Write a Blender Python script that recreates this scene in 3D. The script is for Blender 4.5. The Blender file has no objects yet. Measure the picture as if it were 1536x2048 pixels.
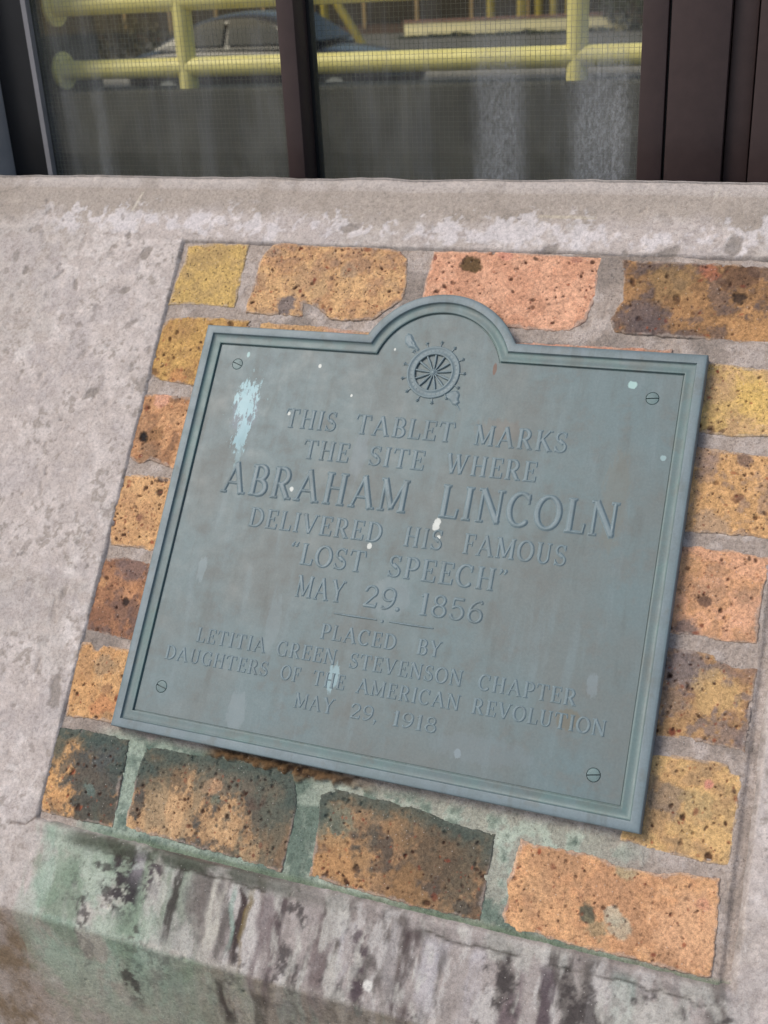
import bpy, bmesh, math, random
import numpy as np
from mathutils import Matrix, Vector
random.seed(7)
S = bpy.context.scene
COL = S.collection
ZC = 1.10                                   # height of the plaque centre above the pavement
# ---------------------------------------------------------------- camera
FPX, PITCH, YAW, ROLL = 2303.41, 1.143185, 0.393653, -0.052823
TH = 0.686523                               # slope leans back by this angle from vertical
CAM = np.array([0.430588, -1.068730, 0.569476 + ZC])
Rm = Matrix.Rotation(YAW, 4, 'Z') @ Matrix.Rotation(PITCH, 4, 'X') @ Matrix.Rotation(ROLL, 4, 'Z')
cam = bpy.data.cameras.new('camera'); co = bpy.data.objects.new('camera', cam); COL.objects.link(co)
co.matrix_world = Matrix.Translation(Vector(CAM)) @ Rm
cam.sensor_fit = 'VERTICAL'; cam.sensor_height = 36; cam.sensor_width = 27
cam.lens = FPX / 2048 * 36
cam.clip_start = .05; cam.clip_end = 500
cam.dof.use_dof = True; cam.dof.focus_distance = 1.28; cam.dof.aperture_fstop = 8.5
S.camera = co
# ---------------------------------------------------------------- sky, sun, exposure
wd = bpy.data.worlds.new('World'); S.world = wd; wd.use_nodes = True
nt = wd.node_tree
sky = nt.nodes.new('ShaderNodeTexSky'); sky.sky_type = 'NISHITA'; sky.sun_disc = False
SUN_EL, SUN_AZ = math.radians(50), math.radians(-128)     # azimuth measured clockwise from +Y
sky.sun_elevation = SUN_EL; sky.sun_rotation = SUN_AZ
sky.air_density = 1.0; sky.dust_density = 2.5; sky.ozone_density = 1.0
nt.links.new(sky.outputs[0], nt.nodes['Background'].inputs[0]); nt.nodes['Background'].inputs[1].default_value = .10
sun = bpy.data.lights.new('sun', 'SUN'); sun.energy = 1.3; sun.angle = math.radians(28); sun.color = (1, .95, .88)
so = bpy.data.objects.new('sun', sun); COL.objects.link(so)
sd = Vector((math.sin(SUN_AZ) * math.cos(SUN_EL), math.cos(SUN_AZ) * math.cos(SUN_EL), math.sin(SUN_EL)))
so.rotation_euler = sd.to_track_quat('Z', 'Y').to_euler(); so.location = (-3, -4, 6)
S.view_settings.view_transform = 'Standard'; S.view_settings.look = 'None'; S.view_settings.gamma = 1
S.view_settings.exposure = 0.72
# ---------------------------------------------------------------- pixel helpers (photo pixels, 1536 x 2048)
Rn = np.array(Rm.to_3x3())
Uv = np.array([1., 0, 0]); Dv = np.array([0, math.sin(TH), math.cos(TH)]); Nv = np.array([0, -math.cos(TH), math.sin(TH)])
PC = np.array([0, 0, ZC])
def ray(x, y): return Rn @ np.array([(x - 768) / FPX, -(y - 1024) / FPX, -1.])
def sl(x, y, w=-.0165):                     # pixel -> (u, v) in mm on the slope, at height w above the plaque rim
    d = ray(x, y); t = (w - (CAM - PC) @ Nv) / (d @ Nv); P = CAM - PC + t * d
    return P @ Uv * 1000, P @ Dv * 1000
def onY(x, y, Y):                           # pixel -> point on the upright plane at depth Y
    d = ray(x, y); return CAM + (Y - CAM[1]) / d[1] * d
def lin(r, g, b, k=1.):
    f = lambda c: (c / 255 / 12.92 if c / 255 <= .04045 else ((c / 255 + .055) / 1.055) ** 2.4) * k
    return np.array([f(r), f(g), f(b)])
# ---------------------------------------------------------------- noise
def vnoise(x, y, seed):
    T = np.random.RandomState(seed).rand(256, 256)
    xi = np.floor(x).astype(int); yi = np.floor(y).astype(int)
    fx = x - xi; fy = y - yi; fx = fx * fx * (3 - 2 * fx); fy = fy * fy * (3 - 2 * fy)
    a = T[xi & 255, yi & 255]; b = T[(xi + 1) & 255, yi & 255]; c = T[xi & 255, (yi + 1) & 255]; d = T[(xi + 1) & 255, (yi + 1) & 255]
    return (a * (1 - fx) + b * fx) * (1 - fy) + (c * (1 - fx) + d * fx) * fy
def fbm(x, y, scale, seed, o=4, gain=.5):   # ~0..1, x,y in mm, scale in mm
    r = 0; a = 1; n = 0
    for i in range(o):
        r = r + a * vnoise(x / scale * 2 ** i + 17.3 * i, y / scale * 2 ** i + 5.1 * i, seed + i); n += a; a *= gain
    return r / n
def sstep(a, b, x):
    t = np.clip((x - a) / (b - a), 0, 1); return t * t * (3 - 2 * t)
def mixc(c, d, m): return c + (np.asarray(d) - c) * m[..., None]
# ---------------------------------------------------------------- object helpers
def tag(o, label=None, cat=None, group=None, kind=None):
    if label: o['label'] = label
    if cat: o['category'] = cat
    if group: o['group'] = group
    if kind: o['kind'] = kind
    return o
def empty(name, loc=(0, 0, 0)):
    o = bpy.data.objects.new(name, None); o.empty_display_size = .05; o.location = loc; COL.objects.link(o); return o
def link(name, me, mat, parent=None, loc=None, rot=None, scale=None):
    if mat and not me.materials: me.materials.append(mat)
    o = bpy.data.objects.new(name, me); COL.objects.link(o); o.parent = parent
    if loc is not None: o.location = loc
    if rot is not None: o.rotation_euler = rot
    if scale is not None: o.scale = scale
    return o
def shade(me, smooth=True):
    me.polygons.foreach_set('use_smooth', [smooth] * len(me.polygons))
def grid_mesh(name, P, keep=None, col=None):
    """P: (n,m,3) points, keep: (n-1,m-1) bool, col: (n,m,3) linear colours"""
    n, m = P.shape[:2]
    idx = np.arange(n * m).reshape(n, m)
    q = np.stack([idx[:-1, :-1], idx[1:, :-1], idx[1:, 1:], idx[:-1, 1:]], -1)
    q = q[keep] if keep is not None else q.reshape(-1, 4)
    used = np.unique(q); remap = -np.ones(n * m, int); remap[used] = np.arange(len(used)); q = remap[q]
    V = P.reshape(-1, 3)[used]
    me = bpy.data.meshes.new(name)
    me.vertices.add(len(V)); me.vertices.foreach_set('co', V.astype(np.float32).ravel())
    me.loops.add(q.size); me.loops.foreach_set('vertex_index', q.astype(np.int32).ravel())
    me.polygons.add(len(q)); me.polygons.foreach_set('loop_start', (np.arange(len(q)) * 4).astype(np.int32))
    me.polygons.foreach_set('loop_total', np.full(len(q), 4, np.int32))
    me.update(calc_edges=True); me.validate(); shade(me)
    if col is not None:
        c = col.reshape(-1, 3)[used]; a = me.color_attributes.new('col', 'FLOAT_COLOR', 'POINT')
        a.data.foreach_set('color', np.concatenate([np.clip(c, 0, 1), np.ones((len(c), 1))], 1).astype(np.float32).ravel())
    return me
class MB:
    """collects boxes, tubes and prisms into one mesh"""
    def __init__(s): s.bm = bmesh.new()
    def box(s, x0, x1, y0, y1, z0, z1, bev=0):
        vs = [s.bm.verts.new(p) for p in [(x0, y0, z0), (x1, y0, z0), (x1, y1, z0), (x0, y1, z0), (x0, y0, z1), (x1, y0, z1), (x1, y1, z1), (x0, y1, z1)]]
        fs = [s.bm.faces.new([vs[i] for i in f]) for f in ((0, 3, 2, 1), (4, 5, 6, 7), (0, 1, 5, 4), (1, 2, 6, 5), (2, 3, 7, 6), (3, 0, 4, 7))]
        if bev:
            es = list({e for f in fs for e in f.edges})
            bmesh.ops.bevel(s.bm, geom=es, offset=bev, segments=2, affect='EDGES', profile=.5)
        return s
    def tube(s, pts, r, n=12, cap=True):
        pts = [Vector(p) for p in pts]; rings = []
        rs = r if isinstance(r, (list, tuple)) else [r] * len(pts)
        for i, p in enumerate(pts):
            t = (pts[min(i + 1, len(pts) - 1)] - pts[max(i - 1, 0)]).normalized()
            a = t.cross(Vector((0, 0, 1)) if abs(t.z) < .9 else Vector((1, 0, 0))).normalized(); b = t.cross(a)
            rings.append([s.bm.verts.new(p + rs[i] * (math.cos(2 * math.pi * k / n) * a + math.sin(2 * math.pi * k / n) * b)) for k in range(n)])
        for A, B in zip(rings, rings[1:]):
            for k in range(n): s.bm.faces.new([A[k], A[(k + 1) % n], B[(k + 1) % n], B[k]])
        if cap: s.bm.faces.new(rings[0][::-1]); s.bm.faces.new(rings[-1])
        return s
    def prism(s, poly, y0, y1):             # polygon in x,z extruded along y
        a = [s.bm.verts.new((x, y0, z)) for x, z in poly]; b = [s.bm.verts.new((x, y1, z)) for x, z in poly]; n = len(poly)
        s.bm.faces.new(a); s.bm.faces.new(b[::-1])
        for i in range(n): s.bm.faces.new([a[i], b[i], b[(i + 1) % n], a[(i + 1) % n]])
        return s
    def lathe(s, prof, n=32, c=(0, 0)):     # profile (r, z)
        rings = []
        for r, z in prof:
            if r < 1e-7: rings.append([s.bm.verts.new((c[0], c[1], z))] * n)
            else: rings.append([s.bm.verts.new((c[0] + r * math.cos(2 * math.pi * k / n), c[1] + r * math.sin(2 * math.pi * k / n), z)) for k in range(n)])
        for A, B in zip(rings, rings[1:]):
            for k in range(n):
                vs = []
                for v in (A[k], A[(k + 1) % n], B[(k + 1) % n], B[k]):
                    if v not in vs: vs.append(v)
                if len(vs) > 2: s.bm.faces.new(vs)
        return s
    def mesh(s, name, smooth=None):
        bmesh.ops.recalc_face_normals(s.bm, faces=s.bm.faces)
        me = bpy.data.meshes.new(name); s.bm.to_mesh(me); s.bm.free()
        if smooth is not None:
            shade(me)
            me.set_sharp_from_angle(angle=math.radians(smooth))
        return me
    def build(s, name, mat, parent=None, smooth=40, **k): return link(name, s.mesh(name, smooth), mat, parent, **k)
# ---------------------------------------------------------------- material helpers
class NT:
    def __init__(s, name):
        s.m = bpy.data.materials.new(name); s.m.use_nodes = True; s.t = s.m.node_tree; s.N = s.t.nodes
        s.bs = s.N['Principled BSDF']; s.out = s.N['Material Output']
    def n(s, ty, **k):
        nd = s.N.new(ty)
        for a, v in k.items(): setattr(nd, a, v)
        return nd
    def val(s, sock, v):
        if hasattr(v, 'is_output') or isinstance(v, bpy.types.NodeSocket): s.t.links.new(v, sock)
        elif isinstance(v, (tuple, list, np.ndarray)):
            v = tuple(float(c) for c in v); sock.default_value = v + (1,) if sock.type == 'RGBA' and len(v) == 3 else v
        else: sock.default_value = v
    def math(s, op, a, b=0., clamp=False):
        nd = s.n('ShaderNodeMath', operation=op, use_clamp=clamp); s.val(nd.inputs[0], a); s.val(nd.inputs[1], b); return nd.outputs[0]
    def mix(s, f, a, b, mode='MIX'):
        nd = s.n('ShaderNodeMix', data_type='RGBA', blend_type=mode); s.val(nd.inputs[0], f); s.val(nd.inputs[6], a); s.val(nd.inputs[7], b); return nd.outputs[2]
    def coord(s, scale=(1, 1, 1), kind='Object', loc=(0, 0, 0)):
        tc = s.n('ShaderNodeTexCoord'); mp = s.n('ShaderNodeMapping'); mp.inputs['Scale'].default_value = scale; mp.inputs['Location'].default_value = loc
        s.t.links.new(tc.outputs[kind], mp.inputs[0]); return mp.outputs[0]
    def noise(s, scale, detail=6, rough=.6, vec=None, dist=0):
        nd = s.n('ShaderNodeTexNoise'); nd.inputs['Scale'].default_value = scale; nd.inputs['Detail'].default_value = detail
        nd.inputs['Roughness'].default_value = rough; nd.inputs['Distortion'].default_value = dist
        s.val(nd.inputs['Vector'], vec if vec is not None else s.coord()); return nd.outputs[0]
    def voro(s, scale, vec=None, out='Distance', rnd=1):
        nd = s.n('ShaderNodeTexVoronoi'); nd.inputs['Scale'].default_value = scale; nd.inputs['Randomness'].default_value = rnd
        s.val(nd.inputs['Vector'], vec if vec is not None else s.coord()); return nd.outputs[out]
    def ramp(s, f, stops):
        nd = s.n('ShaderNodeValToRGB'); e = nd.color_ramp.elements
        while len(e) < len(stops): e.new(.5)
        for el, (p, c) in zip(e, stops): el.position = p; el.color = tuple(float(x) for x in c) + (1,) if len(c) == 3 else c
        s.val(nd.inputs[0], f); return nd.outputs[0]
    def step(s, f, a, b):
        nd = s.n('ShaderNodeMapRange', interpolation_type='SMOOTHSTEP'); s.val(nd.inputs[0], f); nd.inputs[1].default_value = a; nd.inputs[2].default_value = b; return nd.outputs[0]
    def bump(s, h, strength=.3, dist=.001):
        nd = s.n('ShaderNodeBump'); nd.inputs['Strength'].default_value = strength; nd.inputs['Distance'].default_value = dist; s.val(nd.inputs['Height'], h)
        s.t.links.new(nd.outputs[0], s.bs.inputs['Normal'])
    def set(s, **k):
        for a, v in k.items(): s.val(s.bs.inputs[a.replace('_', ' ')], v)
        return s
def simple(name, c, rough=.6, nscale=30, var=.25, bump=0., metallic=0., **k):
    m = NT(name); f = m.noise(nscale, 6, .6)
    c = np.asarray(c); m.set(Base_Color=m.ramp(f, [(.3, c * (1 - var)), (.7, np.clip(c * (1 + var), 0, 1))]), Roughness=rough, Metallic=metallic, **k)
    if bump: m.bump(m.noise(nscale * 4, 5, .6), bump, .002)
    return m.m
def attr_mat(name, fine, spk, bump, bdist, rough=.9):
    """stone / brick / mortar: colour from the 'col' attribute, grain and grit from noise"""
    m = NT(name); at = m.n('ShaderNodeAttribute', attribute_name='col'); c = at.outputs['Color']
    n1 = m.noise(260, 5, .65); n2 = m.noise(900, 3, .6); n3 = m.noise(70, 6, .6)
    g = m.ramp(n1, [(.28, (1 - fine * 1.5,) * 3), (.5, (1,) * 3), (.72, (1 + fine * .8,) * 3)])
    c = m.mix(1, c, g, 'MULTIPLY')
    c = m.mix(1, c, m.ramp(n2, [(.3, (1 - fine,) * 3), (.7, (1 + fine * .8,) * 3)]), 'MULTIPLY')
    c = m.mix(1, c, m.ramp(n3, [(.3, (.9, .9, .9)), (.7, (1.08, 1.07, 1.06))]), 'MULTIPLY')
    if spk:                                  # dark grit and a few pale grains
        v = m.voro(330); pick = m.step(m.noise(120, 2, .5, m.coord((1, 1, 1), 'Object', (3, 1, 2))), .50, .62)
        c = m.mix(m.math('MULTIPLY', m.math('MULTIPLY', m.step(v, .36, .20), pick), m.math('MULTIPLY', m.n('ShaderNodeObjectInfo').outputs['Random'], spk)), c, (.03, .018, .014))
        v2 = m.voro(150, m.coord((1, 1, 1), 'Object', (7, 5, 1)))
        c = m.mix(m.math('MULTIPLY', m.step(v2, .10, .06), .45), c, (.62, .58, .53))
    m.set(Base_Color=c, Roughness=rough, Specular_IOR_Level=.25)
    m.bump(m.math('ADD', n1, m.math('MULTIPLY', n2, .5)), bump, bdist)
    return m.m
M = {}
M['concrete'] = attr_mat('weathered_concrete', .19, .4, .8, .0014)
M['brick'] = attr_mat('fired_clay', .30, 1.0, .9, .0014)
M['mortar'] = attr_mat('mortar_cement', .24, .6, 1.0, .002)
ALB = .86; ALBB = .99
# ================================================================ SETTING: ground, street
g = MB(); g.box(-120, 120, -60, 140, -.3, -.008); tag(g.build('ground', simple('ground_soil', (.11, .1, .085), .95, 2)), kind='structure')
g = MB(); g.box(-60, 60, -6, 4.2, -.25, 0.0); pv = simple('pavement_concrete', (.30, .285, .27), .9, 6, .2, .2); tag(g.build('pavement', pv), kind='structure')
g = MB(); g.box(-90, 90, 7.2, 22.0, -.25, -.002); tag(g.build('road', simple('asphalt', (.055, .055, .057), .9, 25, .3, .3)), kind='structure')
g = MB(); g.box(-60, 60, 7.0, 7.196, -.25, .12, .015); tag(g.build('kerb', pv), kind='structure')
g = MB(); g.box(-60, 60, 4.204, 6.996, -.25, .09); tag(g.build('grass_verge', simple('verge_turf', (.05, .07, .025), .95, 14, .5, .5)), kind='structure')
g = MB(); g.box(-90, 90, 22.004, 22.2, -.25, .12, .015); tag(g.build('kerb', pv), kind='structure')
g = MB(); g.box(-90, 90, 22.204, 60, -.25, .10); tag(g.build('far_pavement', simple('forecourt_tarmac', (.12, .115, .105), .9, 3, .2)), kind='structure')
# ================================================================ SLOPED WALL (concrete, mortar, bricks)
wall = tag(empty('sloped_wall', (0, 0, 0)), 'sloping pale concrete wall with inset panel of orange bricks, stained green and black below', 'wall')
PHI = math.pi / 2 - TH
SLROT = (PHI, 0, 0)
def slope_pt(u, v, w): return PC + (u * Uv + v * Dv + w * Nv) / 1000.
WCON, WBR, WMO = -14., -16.5, -17.6
# profile of the wall along s; (kind, Y, Z) in metres
def line(a, b, step): n = max(2, int(np.hypot(*(np.array(b) - a)) / step) + 1); return [tuple(np.array(a) + (np.array(b) - a) * t) for t in np.linspace(0, 1, n)[:-1]]
def YZ(v, w): p = slope_pt(0, v, w); return (p[1], p[2])
crest = YZ(-478, WCON)
foot = (crest[0] + .004, 0.0)
prof = line(foot, (crest[0] + .002, crest[1] - .27), .05) + line((crest[0] + .002, crest[1] - .27), (crest[0], crest[1] - .003), .002)
nfoot = len(prof)
prof += line((crest[0], crest[1] - .003), YZ(-475.5, WCON), .003)
vtop = 449
prof += line(YZ(-475.5, WCON), YZ(vtop, WCON), .002)
tp = np.array(YZ(vtop, WCON)); back = (0.3045, ZC + .3515)
e1 = (tp[0] + .0055, tp[1] + .0062); e2 = (tp[0] + .0115, back[1] - .0006)
prof += [tuple(tp), e1, e2] + line((e2[0] + .003, back[1]), back, .002)
prof += [back, (back[0] + .003, back[1] - .004), (back[0] + .004, back[1] - .03), (back[0] + .004, back[1] - .12), (.60, back[1] - .125), (.60, 0)]
prof = np.array(prof)
u_ax = np.concatenate([np.linspace(-1900, -760, 20), np.arange(-750, 490, 2.), np.linspace(500, 1700, 22)])
tan = np.gradient(prof, axis=0); tan /= np.linalg.norm(tan, axis=1)[:, None]
nor = np.stack([-tan[:, 1], tan[:, 0]], 1)                       # outward (towards -Y / up)
vv = ((prof - np.array([0, ZC])) @ np.array([math.sin(TH), math.cos(TH)])) * 1000   # slope coordinate of each row
s_len = np.concatenate([[0], np.cumsum(np.linalg.norm(np.diff(prof, axis=0), axis=1))]) * 1000
s_rel = s_len - s_len[np.argmin(np.abs(vv + 475.5) + (np.arange(len(vv)) < nfoot) * 1e4)]     # 0 at crest, + up the slope, mm
vcoord = -475.5 + s_rel
UU, VV = np.meshgrid(u_ax, vcoord)
# --- relief
hgt = (fbm(UU, VV, 60, 11, 4) - .5) * 2.4 + (fbm(UU, VV, 11, 21, 4, .6) - .5) * 1.5
rough_zone = sstep(450, 400, VV + (fbm(UU, VV, 50, 31) - .5) * 60)
hgt *= .35 + .65 * rough_zone
rs = np.random.RandomState(3)
pitmask = np.zeros_like(UU)
def dent(u0, v0, ra, rb, ang, dep, mark=1.):
    i0, i1 = np.searchsorted(vcoord, [v0 - 2.2 * ra, v0 + 2.2 * ra]); j0, j1 = np.searchsorted(u_ax, [u0 - 2.2 * ra, u0 + 2.2 * ra])
    if i1 <= i0 or j1 <= j0: return
    a = UU[i0:i1, j0:j1] - u0; b = VV[i0:i1, j0:j1] - v0
    x = (a * math.cos(ang) + b * math.sin(ang)) / ra; y = (-a * math.sin(ang) + b * math.cos(ang)) / rb
    d = np.sqrt(x * x + y * y) + (fbm(UU[i0:i1, j0:j1], VV[i0:i1, j0:j1], 9, 77, 3) - .5) * .9
    k = sstep(1.05, .8, d)
    hgt[i0:i1, j0:j1] -= dep * k; pitmask[i0:i1, j0:j1] = np.maximum(pitmask[i0:i1, j0:j1], k * mark)
for i in range(120): dent(rs.uniform(-740, -385), rs.uniform(-460, 430), rs.uniform(3, 13), rs.uniform(2, 6), rs.uniform(.3, 2.0), rs.uniform(.3, 1.1), rs.uniform(.15, .85))
for i in range(200): r_ = rs.uniform(1.5, 3.2); dent(rs.uniform(-740, 480), rs.uniform(-700, 440), r_, r_ * .8, 0, rs.uniform(.8, 1.8), .8)
for x, y, ra, rb, an in [(290, 505, 22, 14, .9), (110, 1385, 16, 34, .15), (255, 470, 9, 6, 1.4), (50, 540, 8, 12, 0), (150, 570, 7, 16, .4), (250, 580, 16, 8, .5), (180, 785, 20, 12, .6),
                         (1100, 497, 17, 10, .2), (1340, 505, 22, 12, .3), (1470, 490, 16, 20, .2), (1250, 505, 6, 6, 0), (700, 455, 30, 10, .1)]:
    u0, v0 = sl(x, y, -.013); dent(u0, v0, max(ra, rb) * .62, min(ra, rb) * .62, an + (math.pi / 2 if rb > ra else 0), 1.0, 1)
# --- the recess that holds the bricks
wob = (fbm(UU, VV, 40, 41, 3) - .5) * 7 + (fbm(UU, VV, 8, 42, 2) - .5) * 3
qx = np.maximum(-381 - UU, UU - 409); qy = np.maximum(-375 - VV, VV - 373)
sdp = np.maximum(qx, qy) + wob * .55
hgt += 2.6 * np.exp(-((VV + 381 + wob) / 5.5) ** 2) * sstep(-400, -350, UU) * sstep(430, 380, UU)       # lip of mortar below the bricks
crk = sstep(.42, .58, fbm(UU, VV, 45, 141, 3))
hgt += 1.2 * crk * np.exp(-((VV + 392 + wob * 1.6) / 1.6) ** 2) * -1 * sstep(-330, -250, UU) * sstep(430, 380, UU)  # crack under the lip
hgt -= 5 * sstep(1.0, -2.0, sdp) + 9 * sstep(-3, -7, sdp)
keep = ~((sdp < -6)[:-1, :-1] & (sdp < -6)[1:, 1:] & (sdp < -6)[:-1, 1:] & (sdp < -6)[1:, :-1])
# --- colour (stains, lime bloom, copper run-off; shade painted at lip, recess and lower face)
c = np.zeros(UU.shape + (3,)) + lin(194, 183, 179, ALB)
n_a = fbm(UU, VV, 120, 51, 5); n_b = fbm(UU, VV, 35, 61, 5, .6); n_c = fbm(UU, VV, 14, 71, 4, .6)
c = mixc(c, lin(210, 200, 197, ALB), sstep(.44, .58, n_b * .5 + n_c * .5) * .85)
flk = fbm(UU, VV, 8, 72, 4, .65)
c = mixc(c, lin(158, 148, 141, ALB), sstep(.57, .63, flk * .6 + n_b * .4) * .75)
c = mixc(c, lin(222, 214, 212, ALB), sstep(.54, .64, fbm(UU + 50, VV, 12, 73, 4, .65) * .6 + n_a * .4) * .7)
c = mixc(c, lin(172, 162, 155, ALB), sstep(.55, .68, n_a) * .45)
c = mixc(c, lin(180, 171, 171, ALB), sstep(.54, .66, fbm(UU, VV, 45, 81, 5, .6)) * .4)
upper = sstep(395, 425, VV + (n_a - .5) * 70 + (n_b - .5) * 40)                        # smooth trowelled top
c = mixc(c, lin(176, 165, 157, ALB), upper)
c = mixc(c, lin(196, 187, 184, ALB), upper * sstep(446, 452, VV) * .8)
c = mixc(c, lin(158, 147, 138, ALB), upper * sstep(.5, .7, n_b) * .5)
vb = VV - 8 * sstep(-300, -450, UU) - 10
bloom = sstep(.50, .57, n_b * .35 + n_c * .3 + flk * .35 + .16 * np.exp(-((vb - 386) / 18) ** 2) - .085) * np.exp(-(np.maximum(np.abs(vb - 390) - 20, 0) / 10) ** 2) * sstep(-660, -560, UU)
c = mixc(c, lin(226, 220, 224, ALB), bloom * .62)
c = mixc(c, lin(146, 137, 131, ALB), pitmask * .8)
for x0, y0, x1, y1, wd_, cc in [(265, 420, 285, 385, 1.3, (214, 204, 190)), (0, 385, 40, 372, 1.2, (150, 140, 132)), (1080, 432, 1190, 436, 1.4, (200, 188, 170)), (1430, 395, 1440, 375, 1.2, (206, 196, 186))]:
    a = np.array(sl(x0, y0, -.013)); b = np.array(sl(x1, y1, -.013)); ab = b - a
    t = np.clip(((UU - a[0]) * ab[0] + (VV - a[1]) * ab[1]) / (ab @ ab), 0, 1)
    c = mixc(c, lin(*cc, ALB), sstep(wd_ + 1, wd_ * .5, np.hypot(UU - a[0] - t * ab[0], VV - a[1] - t * ab[1])) * .7)
below = sstep(-366, -384, VV) * sstep(-400, -370, UU + (n_b - .5) * 30)
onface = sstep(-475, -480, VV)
c = mixc(c, lin(132, 112, 90, ALB), onface * (.45 + .5 * sstep(.3, .7, n_b)) * sstep(-100, -400, UU + (n_a - .5) * 160))  # brown tone, darkened to paint in the upright face's shade
c = mixc(c, lin(134, 124, 108, ALB), onface * .8 * sstep(-360, -150, UU + (n_a - .5) * 200))  # rest of the upright face, shade likewise put into the colour
edge = np.exp(-((VV + 476) / 5) ** 2)
stk = fbm(UU + (n_b - .5) * 26 + (VV + 380) * .05, VV, 1, 91, 1) * 0
us = UU + (fbm(UU, VV, 60, 92, 3) - .5) * 26 + (VV + 380) * .04
stk = fbm(us, VV * .22, 30, 93, 5, .6); stk2 = fbm(us, VV * .16, 11, 97, 4, .6)
fade = sstep(-640, -470, VV)
grn = below * sstep(-372, -345, UU + (n_b - .5) * 40) * sstep(-60, -190, UU + (stk - .5) * 160)
c = mixc(c, lin(164, 182, 166, ALB), np.clip(grn * (.25 + .5 * sstep(.42, .58, n_b)) * (.45 + .55 * fade), 0, 1))
c = mixc(c, lin(122, 142, 122, ALB), grn * fade * sstep(.45, .62, fbm(us, VV * .35, 40, 111, 4)) * .75)
c = mixc(c, lin(160, 185, 170, ALB), grn * edge * .4 + below * sstep(.58, .66, stk) * .35 * fade)
lil = below * sstep(-210, -120, UU + (stk - .5) * 60) * sstep(460, 390, UU)
c = mixc(c, lin(158, 150, 148, ALB), lil * (1 - onface) * .75)
c = mixc(c, lin(84, 76, 74, ALB), lil * fade * sstep(.50, .66, stk * .75 + n_c * .25) * (.75 - .35 * onface))
c = mixc(c, lin(132, 123, 119, ALB), lil * fade * sstep(.50, .62, stk2 * .6 + n_b * .4) * .4)
c = mixc(c, lin(204, 199, 197, ALB), lil * fade * sstep(.52, .64, fbm(us + 70, VV * .3, 20, 95, 5, .65)) * (.7 - .5 * onface))
def streak(x, y, wid, length, cc, amt, spk=False, tilt=.04):
    global c
    u0, v0 = sl(x, y, -.013)
    d = np.abs(UU - u0 - (VV - v0) * -tilt + (fbm(UU, VV, 26, int(x) % 97, 3) - .5) * 14) / wid
    m = sstep(1.15, .55, d) * sstep(v0 + 6, v0 - 6, VV) * sstep(v0 - length - 25, v0 - length + 15, VV)
    m = m * (sstep(.40, .54, fbm(UU, VV, 9, int(y) % 89 + 5, 4, .65)) if spk else sstep(.22, .5, fbm(UU, VV * .25, 13, int(y) % 89 + 5, 4)))
    c = mixc(c, lin(*cc, ALB), m * amt)
streak(262, 1705, 20, 62, (62, 56, 60), .95, True)
streak(312, 1712, 17, 46, (78, 68, 74), .9, True)
streak(282, 1700, 9, 20, (196, 188, 196), .6)
streak(366, 1730, 6, 78, (66, 60, 58), .9, False, -.02)
streak(333, 1745, 7, 60, (130, 140, 124), .7)
streak(488, 1768, 5.5, 112, (64, 52, 52), .95, False, .02)
streak(505, 1775, 3, 80, (120, 104, 70), .8)
streak(440, 1750, 9, 75, (206, 202, 192), .7)
streak(472, 1775, 3.5, 55, (150, 174, 164), .6)
streak(566, 1790, 7, 78, (74, 62, 64), .85)
streak(545, 1790, 14, 110, (112, 98, 100), .7)
streak(655, 1830, 13, 90, (122, 108, 108), .7)
streak(730, 1850, 10, 80, (84, 72, 78), .85, True)
streak(700, 1850, 8, 50, (206, 202, 206), .6)
streak(825, 1860, 11, 95, (78, 66, 66), .9)
streak(795, 1850, 7, 60, (176, 170, 170), .6)
streak(870, 1880, 14, 60, (200, 196, 202), .6)
streak(1030, 1920, 12, 90, (112, 98, 102), .85)
streak(1095, 1935, 8, 80, (92, 80, 86), .85)
streak(955, 1900, 10, 50, (204, 199, 206), .6)
streak(1250, 1950, 14, 60, (150, 172, 164), .5)
streak(230, 1950, 12, 50, (70, 62, 58), .8, True)
streak(430, 1975, 9, 60, (60, 50, 46), .85, False)
streak(500, 2000, 12, 120, (74, 66, 58), .7)
c = mixc(c, lin(70, 64, 64, ALB), below * fade * sstep(.55, .62, fbm(us, VV * .45, 38, 161, 5, .6)) * sstep(.46, .54, flk * .6 + n_c * .4) * sstep(-330, -290, UU) * .8 * (1 - .5 * onface))
c = mixc(c, lin(200, 198, 192, ALB), below * fade * sstep(.56, .66, fbm(us, VV * .4, 30, 171, 5, .65)) * sstep(-330, -290, UU) * .55 * (1 - .7 * onface))
c = mixc(c, lin(196, 190, 182, ALB), edge * (.25 + .5 * sstep(.45, .6, n_c)) * sstep(.4, .55, n_b))
c = mixc(c, lin(78, 82, 70, ALB), sstep(-372, -377, VV + wob) * sstep(-396, -386, VV + wob) * .85 * sstep(-350, -310, UU) * sstep(.30, .50, n_b) * sstep(60, -120, UU))  # shadow line below the bricks, painted in as dark grey-green
c = mixc(c, lin(60, 56, 50, ALB), crk * np.exp(-((VV + 392 + wob * 1.6) / 1.5) ** 2) * sstep(-340, -250, UU) * sstep(430, 380, UU) * .75)
c = mixc(c, lin(104, 96, 90, ALB), sstep(1, -2, sdp) * .25 + .3 * sstep(6, 0, sdp) * sstep(.45, .6, n_c))  # shade painted into the recess rim, plus a patchy darker border
u0, v0 = sl(735, 1972, -.013); c = mixc(c, lin(226, 224, 220, ALB), sstep(1.1, .6, np.hypot(UU - u0, VV - v0) / 6 + (n_c - .5)) * .9)
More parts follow.
